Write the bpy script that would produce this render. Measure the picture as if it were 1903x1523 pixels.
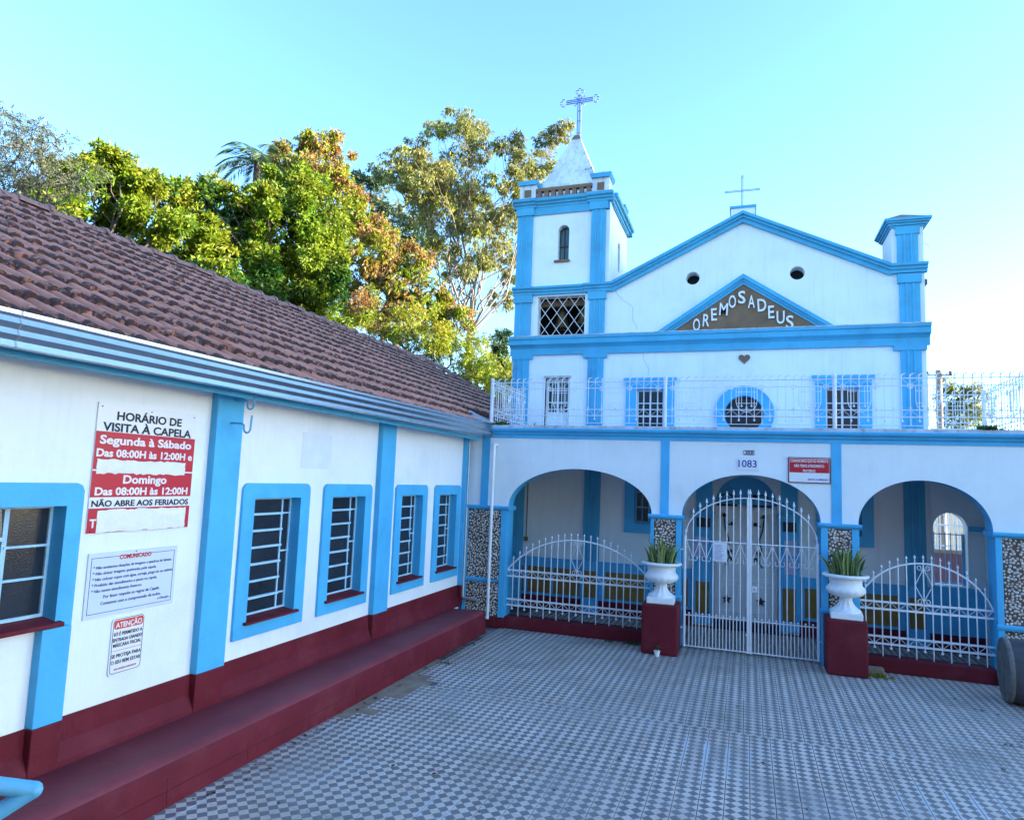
import bpy, bmesh, math, random
import numpy as np
from mathutils import Vector, Matrix
R = math.radians
random.seed(7); RNG = np.random.default_rng(11)
for o in list(bpy.data.objects): bpy.data.objects.remove(o)
S = bpy.context.scene
COL = S.collection
# ------------------------------------------------------------------ camera
CAM = Vector((4.537, -10.6, 2.4))
YAW, PITCH, ROLL, FPX = 0.339118, 0.102528, -0.038542, 1250.0
def cam_axes(yaw, pitch, roll):
    f = Vector((-math.sin(yaw)*math.cos(pitch), math.cos(yaw)*math.cos(pitch), math.sin(pitch)))
    r0 = Vector((math.cos(yaw), math.sin(yaw), 0)); d0 = f.cross(r0)
    r = r0*math.cos(roll) + d0*math.sin(roll); d = -r0*math.sin(roll) + d0*math.cos(roll)
    return r, d, f
RX, DN, FW = cam_axes(YAW, PITCH, ROLL)
cd = bpy.data.cameras.new('camera'); cam = bpy.data.objects.new('camera', cd); COL.objects.link(cam)
cd.sensor_width = 36; cd.lens = 36*FPX/1903; cd.clip_start = 0.05; cd.clip_end = 3000
m = Matrix((( RX.x, -DN.x, -FW.x, CAM.x), (RX.y, -DN.y, -FW.y, CAM.y), (RX.z, -DN.z, -FW.z, CAM.z), (0, 0, 0, 1)))
cam.matrix_world = m
S.camera = cam
def at(px, py, D):
    """world point seen at photo pixel (px,py), D metres away on plan"""
    d = RX*((px-951.5)/FPX) + DN*((py-761.5)/FPX) + FW
    return CAM + d*(D/math.hypot(d.x, d.y))
# ------------------------------------------------------------------ light
SUN_AZ, SUN_EL = 77.0, 10.0            # azimuth from +y towards +x
tosun = Vector((math.sin(R(SUN_AZ))*math.cos(R(SUN_EL)), math.cos(R(SUN_AZ))*math.cos(R(SUN_EL)), math.sin(R(SUN_EL))))
W = bpy.data.worlds.new('World'); S.world = W; W.use_nodes = True
wn = W.node_tree; bg = wn.nodes['Background']
sky = wn.nodes.new('ShaderNodeTexSky'); sky.sky_type = 'NISHITA'; sky.sun_disc = False
sky.sun_elevation = R(SUN_EL); sky.sun_rotation = R(SUN_AZ); sky.air_density = 1.0; sky.dust_density = 0.45; sky.ozone_density = 4.0
wn.links.new(sky.outputs[0], bg.inputs[0]); bg.inputs[1].default_value = 0.15
sl = bpy.data.lights.new('sun', 'SUN'); sl.energy = 5.0; sl.angle = R(0.5); sl.color = (1.0, 0.89, 0.70)
so = bpy.data.objects.new('sun', sl); COL.objects.link(so)
so.rotation_euler = (-tosun).to_track_quat('-Z', 'Y').to_euler(); so.location = (30, 10, 30)
S.view_settings.view_transform = 'Standard'; S.view_settings.look = 'None'
S.view_settings.exposure = 2.74; S.view_settings.gamma = 1.0; S.view_settings.use_curve_mapping = False
S.render.engine = 'CYCLES'
S.cycles.max_bounces = 6; S.cycles.diffuse_bounces = 4; S.cycles.transparent_max_bounces = 6
# ------------------------------------------------------------------ materials
def mat(name, col, rough=0.6, var=0.0, scale=6.0, bump=0.0, bscale=60.0, metal=0.0, stain=None, streak=0.0, spots=None, island=0.0, spec=0.4):
    """col base; var = light/dark noise; stain=(colour, amount, scale); streak = vertical run marks; spots=(colour, threshold, scale)"""
    M = bpy.data.materials.new(name); M.use_nodes = True
    nt = M.node_tree; N = nt.nodes; L = nt.links; b = N['Principled BSDF']
    b.inputs['Roughness'].default_value = rough; b.inputs['Metallic'].default_value = metal
    b.inputs['Specular IOR Level'].default_value = spec
    geo = N.new('ShaderNodeNewGeometry'); pos = geo.outputs['Position']
    def noise(sc, det=5, vec=None, rgh=.55):
        n = N.new('ShaderNodeTexNoise'); n.inputs['Scale'].default_value = sc; n.inputs['Detail'].default_value = det; n.inputs['Roughness'].default_value = rgh
        L.new(vec or pos, n.inputs['Vector']); return n.outputs['Fac']
    def ramp(x, a, c):
        r = N.new('ShaderNodeMapRange'); r.inputs[1].default_value = a; r.inputs[2].default_value = c; L.new(x, r.inputs[0]); return r.outputs[0]
    def mul(x, k):
        q = N.new('ShaderNodeMath'); q.operation = 'MULTIPLY'; L.new(x, q.inputs[0]); q.inputs[1].default_value = k; return q.outputs[0]
    def mix(fac, a, c):
        q = N.new('ShaderNodeMix'); q.data_type = 'RGBA'
        if isinstance(fac, float): q.inputs[0].default_value = fac
        else: L.new(fac, q.inputs[0])
        for v, i in ((a, 6), (c, 7)):
            if isinstance(v, tuple): q.inputs[i].default_value = (*v, 1)
            else: L.new(v, q.inputs[i])
        return q.outputs[2]
    c = tuple(col)
    if var:
        lo = tuple(x*(1-var) for x in col); hi = tuple(min(1, x*(1+var)) for x in col)
        c = mix(ramp(noise(scale), .3, .7), lo, hi)
    if island:
        hs = N.new('ShaderNodeHueSaturation'); mr = N.new('ShaderNodeMapRange'); L.new(geo.outputs['Random Per Island'], mr.inputs[0])
        mr.inputs[3].default_value = 1-island; mr.inputs[4].default_value = 1+island; L.new(mr.outputs[0], hs.inputs['Value'])
        if isinstance(c, tuple): hs.inputs['Color'].default_value = (*c, 1)
        else: L.new(c, hs.inputs['Color'])
        c = hs.outputs[0]
    if stain:
        c = mix(mul(ramp(noise(stain[2], 8, rgh=.7), .5, .75), stain[1]), c, stain[0])
    if streak:
        mp = N.new('ShaderNodeMapping'); mp.inputs['Scale'].default_value = (9, 9, .55); L.new(pos, mp.inputs['Vector'])
        c = mix(mul(ramp(noise(1.4, 6, mp.outputs[0], .7), .5, .8), streak), c, (.22, .23, .25))
    if spots:
        c = mix(ramp(noise(spots[2], 6, rgh=.65), spots[1], spots[1]+.07), c, spots[0])
    if isinstance(c, tuple): b.inputs['Base Color'].default_value = (*c, 1)
    else: L.new(c, b.inputs['Base Color'])
    if bump:
        bp = N.new('ShaderNodeBump'); bp.inputs['Strength'].default_value = bump; bp.inputs['Distance'].default_value = .01
        L.new(noise(bscale, 6), bp.inputs['Height']); L.new(bp.outputs[0], b.inputs['Normal'])
    return M
def leafmat(name, col, trans, island=.35, hue=.03):
    M = bpy.data.materials.new(name); M.use_nodes = True
    nt = M.node_tree; N = nt.nodes; L = nt.links; b = N['Principled BSDF']; out = N['Material Output']
    geo = N.new('ShaderNodeNewGeometry'); hs = N.new('ShaderNodeHueSaturation'); hs.inputs['Color'].default_value = (*col, 1)
    a = N.new('ShaderNodeMapRange'); L.new(geo.outputs['Random Per Island'], a.inputs[0]); a.inputs[3].default_value = 1-island; a.inputs[4].default_value = 1+island
    L.new(a.outputs[0], hs.inputs['Value'])
    n = N.new('ShaderNodeTexNoise'); n.inputs['Scale'].default_value = .7; L.new(geo.outputs['Position'], n.inputs['Vector'])
    h = N.new('ShaderNodeMapRange'); L.new(n.outputs['Fac'], h.inputs[0]); h.inputs[1].default_value = .3; h.inputs[2].default_value = .7
    h.inputs[3].default_value = .5-hue; h.inputs[4].default_value = .5+hue; L.new(h.outputs[0], hs.inputs['Hue'])
    L.new(hs.outputs[0], b.inputs['Base Color']); b.inputs['Roughness'].default_value = .45; b.inputs['Specular IOR Level'].default_value = .3
    t = N.new('ShaderNodeBsdfTranslucent'); L.new(hs.outputs[0], t.inputs['Color'])
    mx = N.new('ShaderNodeMixShader'); mx.inputs[0].default_value = trans; L.new(b.outputs[0], mx.inputs[1]); L.new(t.outputs[0], mx.inputs[2]); L.new(mx.outputs[0], out.inputs['Surface'])
    return M
WH = (.76, .81, .83); BL = (.065, .42, .72)
MAT = dict(
 white=mat('white_limewash', WH, .75, .03, 2.0, .25, 45, stain=((.56, .60, .64), .5, .8), streak=.09),
 white2=mat('white_wall_chapel', WH, .75, .03, 1.5, .2, 40, stain=((.52, .55, .6), .4, .9), streak=.16),
 spire=mat('weathered_spire_plaster', (.66, .69, .73), .8, .08, 2.0, .3, 30, stain=((.25, .27, .33), .75, 2.2), streak=.8, spots=((.12, .12, .16), .61, 3.0)),
 blue=mat('sky_blue_paint', BL, .55, .09, 1.7, .25, 28, stain=((.05, .27, .50), .5, 3.5), spots=((.30, .50, .62), .80, 12)),
 blue2=mat('sky_blue_moulding', (.06, .38, .60), .6, .10, 2.0, .3, 28, stain=((.05, .22, .36), .6, 2.6), streak=.28),
 maroon=mat('maroon_paint', (.125, .013, .022), .6, .14, 2.5, .3, 30, stain=((.21, .050, .06), .5, 1.6), spots=((.34, .24, .24), .80, 14), spec=.15),
 maroon_seat=mat('skylit_maroon_seat', (.165, .028, .038), .55, .15, 2.0, .3, 30, stain=((.22, .060, .072), .5, 1.4), spec=.3),  # bench top: sky sheen put into the colour as a lighter maroon
 mauve=mat('mauve_wall', (.17, .075, .09), .8, .15, 2, .2, 30),
 joint=mat('dark_joint', (.06, .008, .012), .8),
 ochre=mat('ochre_plaster', (.23, .14, .035), .8, .15, 6, .3, 50),
 brown=mat('brown_plaster', (.205, .125, .075), .85, .15, 4, .3, 40, stain=((.10, .065, .045), .5, 3)),
 iron_w=mat('white_enamel_iron', (.72, .73, .76), .45, .04, 8, .08, 80, stain=((.45, .42, .4), .3, 9)),
 iron_b=mat('blue_painted_steel', (.1, .4, .66), .45, .08, 8, .08, 60),
 iron_pale=mat('pale_blue_window_steel', (.33, .58, .74), .5, .1, 10, .15, 60, stain=((.6, .6, .55), .6, 20)),
 iron_d=mat('dark_iron', (.02, .022, .028), .5, .2, 9),
 cross=mat('blue_iron_cross', (.12, .16, .42), .5, .1, 9),
 galv=mat('galvanised_sheet', (.50, .54, .58), .32, .06, 12, .05, 40, metal=1.0, stain=((.35, .37, .4), .3, 3)),
 zinc=mat('dull_zinc', (.34, .37, .40), .5, .1, 8, metal=.6),
 pvc=mat('white_pvc', (.74, .76, .78), .4, .03, 5),
 glass=mat('dark_window_glass', (.017, .025, .036), .12, .2, 3.0, .15, 90, spec=.5),
 glass_g=mat('greenish_window_glass', (.03, .06, .06), .06, .5, 2.0, .05, 30, spec=.6),
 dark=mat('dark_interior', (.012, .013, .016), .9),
 ridge=mat('clay_ridge_tile', (.27, .15, .13), .85, .2, 5, .4, 45, spots=((.04, .032, .03), .55, 6)),
 mortar=mat('pebble_mortar', (.13, .08, .055), .9, .3, 20, .5, 60),
 pebble=mat('river_pebble', (.58, .55, .52), .6, .12, 20, island=.35),
 urn=mat('white_painted_urn', (.76, .78, .80), .55, .03, 8, .15, 40, stain=((.45, .45, .45), .35, 6)),
 soil=mat('dark_soil', (.04, .03, .022), .95, .3, 20, .6, 60),
 ground=mat('dry_ground', (.10, .095, .06), .95, .3, .5, .5, 8),
 concrete=mat('sandy_concrete', (.27, .20, .145), .9, .25, 5, .5, 40, stain=((.12, .1, .08), .6, 4)),
 curb=mat('weathered_curb', (.50, .50, .52), .85, .2, 6, .4, 40, stain=((.10, .10, .11), .85, 7)),
 sign_w=mat('white_sign_board', (.74, .76, .80), .35, .02, 3),
 sign_c=mat('pale_acrylic_sign', (.60, .68, .74), .2, .02, 3),
 sign_r=mat('red_sign_print', (.50, .012, .03), .4, .04, 3),
 sign_o=mat('orange_red_print', (.62, .06, .03), .4, .04, 3),
 ink=mat('black_ink', (.012, .014, .02), .5),
 ink_b=mat('blue_ink', (.03, .035, .28), .5),
 navy=mat('navy_enamel', (.012, .014, .06), .3),
 tape=mat('white_paper_tape', (.76, .77, .80), .6, .04, 14, .6, 35),
 residue=mat('faded_poster_patch', (.66, .73, .80), .7, .05, 6),
 paper=mat('white_paper', (.66, .68, .74), .7, .03, 10),
 paper_l=mat('lilac_paper', (.42, .44, .62), .7, .05, 10),
 wood_b=mat('weathered_barrel', (.055, .055, .065), .75, .35, 5, .5, 30, stain=((.13, .055, .035), .9, 2.6), spots=((.10, .30, .46), .76, 9)),
 wood_rim=mat('weathered_barrel_rim', (.12, .115, .11), .7, .35, 9, .4, 40, stain=((.10, .06, .05), .7, 5)),
 bronze=mat('bronze_bell', (.16, .105, .04), .4, .2, 6, metal=.7),
 bark=mat('grey_bark', (.075, .06, .048), .9, .3, 6, .6, 20),
 bark_p=mat('pale_eucalyptus_bark', (.22, .185, .155), .8, .25, 2.5, .4, 15, stain=((.16, .12, .10), .6, 2)),
 stone_w=mat('pole_timber', (.28, .20, .15), .85, .2, 5),
 shade_block=mat('shade_block_render', (.5, .47, .43), .85, .08, 1.0, .2, 20),
 roofing=mat('chapel_roofing', (.15, .09, .08), .9, .25, 3),
 crack=mat('crack_shadow', (.30, .33, .40), .9),
 leaf_mango=leafmat('leaf_mango', (.16, .23, .014), .42), leaf_mango2=leafmat('leaf_mango_dark', (.055, .125, .018), .28),
 leaf_yel=leafmat('leaf_yellow_green', (.25, .27, .02), .45), leaf_pod=leafmat('leaf_brown_pod', (.31, .175, .065), .38, .4),
 leaf_euc=leafmat('leaf_eucalyptus', (.20, .21, .06), .4, .4), leaf_dark=leafmat('leaf_dark', (.045, .085, .035), .2), leaf_grey=leafmat('leaf_feathery_grey', (.075, .09, .055), .25, .4),
 leaf_palm=leafmat('leaf_palm', (.06, .10, .035), .2), leaf_weed=leafmat('leaf_weed', (.05, .11, .02), .3), petal=leafmat('red_petal', (.6, .01, .05), .3),
 dry=leafmat('dry_leaf', (.10, .055, .03), .15, .5),
)
def floor_mat():
    M = bpy.data.materials.new('diamond_cement_tile'); M.use_nodes = True
    nt = M.node_tree; N = nt.nodes; L = nt.links; b = N['Principled BSDF']
    geo = N.new('ShaderNodeNewGeometry'); uv = N.new('ShaderNodeAttribute'); uv.attribute_name = 'pat'
    sp = N.new('ShaderNodeSeparateXYZ'); L.new(uv.outputs['Vector'], sp.inputs[0])
    def mth(op, a, c=None):
        q = N.new('ShaderNodeMath'); q.operation = op
        for v, i in ((a, 0), (c, 1)):
            if v is None: continue
            if isinstance(v, (int, float)): q.inputs[i].default_value = v
            else: L.new(v, q.inputs[i])
        return q.outputs[0]
    s1 = mth('FLOOR', mth('ADD', sp.outputs[0], sp.outputs[1])); s2 = mth('FLOOR', mth('SUBTRACT', sp.outputs[0], sp.outputs[1]))
    par = mth('MODULO', mth('ABSOLUTE', mth('ADD', s1, s2)), 2.0)
    def noise(sc, det=5, r=.6):
        n = N.new('ShaderNodeTexNoise'); n.inputs['Scale'].default_value = sc; n.inputs['Detail'].default_value = det; n.inputs['Roughness'].default_value = r; L.new(geo.outputs['Position'], n.inputs['Vector']); return n.outputs['Fac']
    def rng(x, a, c, d=0., e=1.):
        r = N.new('ShaderNodeMapRange'); [r.inputs[i+1].__setattr__('default_value', v) for i, v in enumerate((a, c, d, e))]; L.new(x, r.inputs[0]); return r.outputs[0]
    def mix(f, a, c):
        q = N.new('ShaderNodeMix'); q.data_type = 'RGBA'; L.new(f, q.inputs[0])
        for v, i in ((a, 6), (c, 7)):
            if isinstance(v, tuple): q.inputs[i].default_value = (*v, 1)
            else: L.new(v, q.inputs[i])
        return q.outputs[2]
    light = mix(rng(noise(2.2), .35, .65), (.58, .465, .395), (.66, .56, .50))
    dark = mix(rng(noise(3.1), .35, .65), (.135, .13, .135), (.19, .18, .18))
    c = mix(par, light, dark)
    wear = mth('MULTIPLY', rng(noise(.75, 7, .65), .52, .72), .55)
    c = mix(wear, c, (.34, .33, .34))
    dirt = mth('MULTIPLY', rng(noise(1.3, 8, .72), .50, .74), .6)
    c = mix(dirt, c, (.14, .12, .10))
    c = mix(mth('MULTIPLY', rng(noise(.38, 4, .5), .42, .62), .30), c, (.22, .195, .17))
    # whitish cement smeared along some joints, dark dirt along others
    fr_ = mth('FRACT', mth('MULTIPLY', mth('SUBTRACT', sp.outputs[0], .5), .5)); dj = mth('ABSOLUTE', mth('SUBTRACT', fr_, .5)); edge = mth('SUBTRACT', .5, dj)
    wd = rng(noise(.9, 4, .6), .50, .72, 0., .16); sm = mth('LESS_THAN', edge, wd); sm = mth('MULTIPLY', sm, rng(noise(3.0, 5, .6), .35, .6, .25, .85))
    c = mix(sm, c, (.50, .52, .55))
    L.new(c, b.inputs['Base Color']); L.new(rng(noise(2.0), .3, .7, .42, .72), b.inputs['Roughness'])
    bp = N.new('ShaderNodeBump'); bp.inputs['Strength'].default_value = .15; bp.inputs['Distance'].default_value = .004; L.new(noise(50), bp.inputs['Height']); L.new(bp.outputs[0], b.inputs['Normal'])
    return M
def tile_mat(name, base, warm):
    M = bpy.data.materials.new(name); M.use_nodes = True
    nt = M.node_tree; N = nt.nodes; L = nt.links; b = N['Principled BSDF']; b.inputs['Roughness'].default_value = .8; b.inputs['Specular IOR Level'].default_value = .25
    geo = N.new('ShaderNodeNewGeometry'); av = N.new('ShaderNodeAttribute'); av.attribute_name = 'tv'
    def noise(sc, det=6, r=.62):
        n = N.new('ShaderNodeTexNoise'); n.inputs['Scale'].default_value = sc; n.inputs['Detail'].default_value = det; n.inputs['Roughness'].default_value = r; L.new(geo.outputs['Position'], n.inputs['Vector']); return n.outputs['Fac']
    def rng(x, a, c, d=0., e=1.):
        r = N.new('ShaderNodeMapRange'); [r.inputs[i+1].__setattr__('default_value', v) for i, v in enumerate((a, c, d, e))]; L.new(x, r.inputs[0]); return r.outputs[0]
    def mix(f, a, c):
        q = N.new('ShaderNodeMix'); q.data_type = 'RGBA'; L.new(f, q.inputs[0])
        for v, i in ((a, 6), (c, 7)):
            if isinstance(v, tuple): q.inputs[i].default_value = (*v, 1)
            else: L.new(v, q.inputs[i])
        return q.outputs[2]
    c = mix(rng(noise(3.5), .32, .68), tuple(x*.72 for x in base), tuple(x*1.18 for x in base)); c = mix(rng(noise(14), .5, .8, 0, .5), c, warm)
    # lichen settles on the lower lip of each tile, broken up by noise
    ad = N.new('ShaderNodeMath'); ad.operation = 'ADD'; L.new(rng(av.outputs['Fac'], 0, .55, .24, -.06), ad.inputs[0]); L.new(noise(11, 7, .7), ad.inputs[1])
    c = mix(rng(ad.outputs[0], .60, .70, 0, .9), c, (.035, .026, .028))
    L.new(c, b.inputs['Base Color'])
    bp = N.new('ShaderNodeBump'); bp.inputs['Strength'].default_value = .45; bp.inputs['Distance'].default_value = .008; L.new(noise(45), bp.inputs['Height']); L.new(bp.outputs[0], b.inputs['Normal'])
    return M
MAT['tile'] = tile_mat('clay_roof_tile', (.50, .235, .17), (.48, .17, .11)); MAT['tile_new'] = tile_mat('clay_roof_tile_fresh', (.42, .15, .09), (.45, .14, .08))
MAT['floor'] = floor_mat()
MAT['grout'] = mat('worn_grout', (.10, .085, .075), .95, .3, 10, .3, 60, stain=((.5, .52, .55), 1.0, .9))
# ------------------------------------------------------------------ mesh helpers
class MB:
    def __init__(s): s.v = []; s.f = []; s.m = []
    def add(s, vs, fs, mi=0):
        k = len(s.v); s.v += [tuple(p) for p in vs]; s.f += [tuple(i+k for i in f) for f in fs]; s.m += [mi]*len(fs); return s
    def box(s, x0, x1, y0, y1, z0, z1, mi=0):
        return s.add([(x0,y0,z0),(x1,y0,z0),(x1,y1,z0),(x0,y1,z0),(x0,y0,z1),(x1,y0,z1),(x1,y1,z1),(x0,y1,z1)],
            [(0,3,2,1),(4,5,6,7),(0,1,5,4),(1,2,6,5),(2,3,7,6),(3,0,4,7)], mi)
    def prism(s, poly, axis, a, b, mi=0, side=None):
        """poly = 2-d outline; axis x: (y,z), y: (x,z), z: (x,y)"""
        P = {'x': lambda p, t: (t, p[0], p[1]), 'y': lambda p, t: (p[0], t, p[1]), 'z': lambda p, t: (p[0], p[1], t)}[axis]
        n = len(poly); A = [P(p, a) for p in poly]; B = [P(p, b) for p in poly]
        area = sum(poly[i][0]*poly[(i+1) % n][1]-poly[(i+1) % n][0]*poly[i][1] for i in range(n))
        ccw = area > 0; flip = (axis == 'y') ^ (not ccw)
        k = len(s.v); s.v += A+B
        caps = [tuple(range(n-1, -1, -1)), tuple(range(n, 2*n))]
        sd = [(i, (i+1) % n, (i+1) % n+n, i+n) for i in range(n)]
        if b < a: flip = not flip
        if flip: caps = [tuple(reversed(f)) for f in caps]; sd = [tuple(reversed(f)) for f in sd]
        s.f += [tuple(i+k for i in f) for f in caps+sd]; s.m += [mi, mi] + [(mi if side is None else side(i, poly)) for i in range(n)]
        return s
    def tube(s, pts, r, n=6, mi=0, cap=True, closed=False):
        pts = [Vector(p) for p in pts]; N = len(pts); k = len(s.v)
        rr = r if isinstance(r, (list, tuple)) else [r]*N
        up = None
        for i, p in enumerate(pts):
            t = (pts[(i+1) % N] - pts[i-1]) if closed else (pts[min(i+1, N-1)] - pts[max(i-1, 0)])
            t.normalize()
            if up is None: up = Vector((0, 0, 1)) if abs(t.z) < .9 else Vector((0, 1, 0))
            a = t.cross(up)
            if a.length < 1e-4: a = t.orthogonal()
            a.normalize(); bb = a.cross(t).normalized(); up = bb
            for j in range(n):
                q = 2*math.pi*(j+.5)/n; s.v.append(tuple(p + (a*math.cos(q)+bb*math.sin(q))*rr[i]))
        M_ = N if closed else N-1
        for i in range(M_):
            for j in range(n):
                a0 = k+i*n+j; a1 = k+i*n+(j+1) % n; b0 = k+((i+1) % N)*n+j; b1 = k+((i+1) % N)*n+(j+1) % n
                s.f.append((a0, a1, b1, b0)); s.m.append(mi)
        if cap and not closed:
            s.f.append(tuple(k+j for j in range(n-1, -1, -1))); s.f.append(tuple(k+(N-1)*n+j for j in range(n))); s.m += [mi, mi]
        return s
    def lathe(s, prof, n=12, c=(0, 0, 0), mi=0, axis='z', flute=None):
        k = len(s.v)
        for (r, z) in prof:
            for j in range(n):
                q = 2*math.pi*j/n; rr = r*(1+(flute(z, j) if flute else 0)); x, y = rr*math.cos(q), rr*math.sin(q)
                p = (x, y, z) if axis == 'z' else ((z, x, y) if axis == 'x' else (x, z, y)); s.v.append((p[0]+c[0], p[1]+c[1], p[2]+c[2]))
        for i in range(len(prof)-1):
            for j in range(n): s.f.append((k+i*n+j, k+i*n+(j+1) % n, k+(i+1)*n+(j+1) % n, k+(i+1)*n+j)); s.m.append(mi)
        s.f.append(tuple(k+j for j in range(n-1, -1, -1))); s.f.append(tuple(k+(len(prof)-1)*n+j for j in range(n))); s.m += [mi, mi]
        return s
    def ball(s, c, r, n=8, mi=0, sz=1.0):
        return s.lathe([(r*math.sin(math.pi*i/6)+1e-4, -r*sz*math.cos(math.pi*i/6)) for i in range(7)], n, c, mi)
    def ring(s, outer, inner, axis, a, b, mi=0):
        """frame between two loops of equal length, thick from a to b along axis"""
        P = {'x': lambda p, t: (t, p[0], p[1]), 'y': lambda p, t: (p[0], t, p[1]), 'z': lambda p, t: (p[0], p[1], t)}[axis]
        n = len(outer); k = len(s.v)
        for lp, t in ((outer, a), (inner, a), (outer, b), (inner, b)): s.v += [P(p, t) for p in lp]
        for i in range(n):
            j = (i+1) % n
            for f in ((i, j, n+j, n+i), (2*n+i, 3*n+i, 3*n+j, 2*n+j), (i, 2*n+i, 2*n+j, j), (n+i, n+j, 3*n+j, 3*n+i)): s.f.append(tuple(x+k for x in f)); s.m.append(mi)
        return s
    def mesh(s, name, mats, smooth=False, bevel=0, fix=True):
        me = bpy.data.meshes.new(name); me.from_pydata(s.v, [], s.f)
        for q in mats: me.materials.append(q)
        me.polygons.foreach_set('material_index', s.m)
        if bevel or fix:
            bm = bmesh.new(); bm.from_mesh(me)
            bmesh.ops.recalc_face_normals(bm, faces=bm.faces)
            if bevel:
                ed = [e for e in bm.edges if len(e.link_faces) == 2 and e.calc_face_angle(0) > .6]
                bmesh.ops.bevel(bm, geom=ed, offset=bevel, segments=2, affect='EDGES', profile=.6, clamp_overlap=True)
            bm.to_mesh(me); bm.free()
        if smooth:
            me.polygons.foreach_set('use_smooth', [True]*len(me.polygons))
            if hasattr(me, 'set_sharp_from_angle'): me.set_sharp_from_angle(angle=R(40))
        me.update(); return me
    def build(s, name, mats, parent=None, smooth=False, bevel=0, loc=(0, 0, 0), **kw):
        if not isinstance(mats, (list, tuple)): mats = [mats]
        o = link(name, s.mesh(name, [MAT[q] for q in mats], smooth, bevel), parent, loc); tagkw(o, kw); return o
def link(name, data, parent=None, loc=(0, 0, 0), rot=None, sc=None):
    o = bpy.data.objects.new(name, data); COL.objects.link(o); o.parent = parent; o.location = loc
    if rot: o.rotation_euler = rot
    if sc: o.scale = sc
    return o
def tagkw(o, kw):
    for k, v in kw.items():
        if v is not None: o[k] = v
    return o
def thing(name, label, category, loc=(0, 0, 0), rz=0, group=None):
    o = link(name, None, None, loc, (0, 0, rz)); o['label'] = label; o['category'] = category; o.empty_display_size = .2
    if group: o['group'] = group
    return o
def box(name, m_, parent, x0, x1, y0, y1, z0, z1, bevel=0, **kw): return MB().box(x0, x1, y0, y1, z0, z1).build(name, m_, parent, bevel=bevel, **kw)
def cut(o, cutter):
    """boolean-subtract the MB cutter from object o"""
    cm = cutter.mesh('cut', [], False); co = bpy.data.objects.new('cut', cm); COL.objects.link(co)
    md = o.modifiers.new('b', 'BOOLEAN'); md.operation = 'DIFFERENCE'; md.solver = 'EXACT'; md.object = co
    dg = bpy.context.evaluated_depsgraph_get(); dg.update()
    me = bpy.data.meshes.new_from_object(o.evaluated_get(dg)); o.modifiers.clear(); o.data = me
    bpy.data.objects.remove(co); bpy.data.meshes.remove(cm)
def arc(cx, cz, rx, rz, a0, a1, n): return [(cx+rx*math.cos(R(a0+(a1-a0)*i/n)), cz+rz*math.sin(R(a0+(a1-a0)*i/n))) for i in range(n+1)]
def spiral(cx, cz, r0, r1, a0, turn, n=12): return [(cx+(r0+(r1-r0)*i/n)*math.cos(R(a0+turn*i/n)), cz+(r0+(r1-r0)*i/n)*math.sin(R(a0+turn*i/n))) for i in range(n+1)]
def text_mesh(t, h, width=None, bold=.0, ext=.0006):
    cu = bpy.data.curves.new('t', 'FONT'); cu.body = t; cu.size = h/.70; cu.extrude = ext; cu.offset = bold*h; cu.align_x = 'CENTER'; cu.resolution_u = 3
    o = bpy.data.objects.new('t', cu); COL.objects.link(o); dg = bpy.context.evaluated_depsgraph_get(); dg.update()
    me = bpy.data.meshes.new_from_object(o.evaluated_get(dg)); bpy.data.objects.remove(o); bpy.data.curves.remove(cu)
    n = len(me.vertices); co = np.empty(n*3); me.vertices.foreach_get('co', co); co = co.reshape(-1, 3)
    cx = (co[:, 0].min()+co[:, 0].max())/2; co[:, 0] -= cx
    if width: co[:, 0] *= width/(co[:, 0].max()-co[:, 0].min())
    me.vertices.foreach_set('co', co.ravel()); me.update(); return me
def lettering(t, h, m_, parent, loc, face='y', width=None, bold=.0, ext=.0006, name='lettering', roll=0):
    me = text_mesh(t, h, width, bold, ext); me.materials.append(MAT[m_]); rot = (R(90), R(roll), 0) if face == 'y' else (R(90), R(roll), R(90))
    if len(t) == 1 or h < .03: return link(name, me, parent, loc, rot)
    co = np.empty(len(me.vertices)*3); me.vertices.foreach_get('co', co); co = co.reshape(-1, 3)      # one object per word
    P = [list(p.vertices) for p in me.polygons]; iv = sorted((co[p, 0].min(), co[p, 0].max()) for p in P); cl = []
    for a, b in iv:
        if cl and a < cl[-1][1]+(.26*h if len(t) > 4 else .0): cl[-1][1] = max(cl[-1][1], b)
        else: cl.append([a, b])
    for a, b in cl:
        f = [p for p in P if a-1e-6 <= co[p, 0].mean() <= b+1e-6]; idx = sorted({i for p in f for i in p}); mp = {v: k for k, v in enumerate(idx)}
        m2 = bpy.data.meshes.new(name); m2.from_pydata([tuple(co[i]) for i in idx], [], [[mp[i] for i in p] for p in f]); m2.materials.append(MAT[m_]); link(name, m2, parent, loc, rot)
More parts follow.
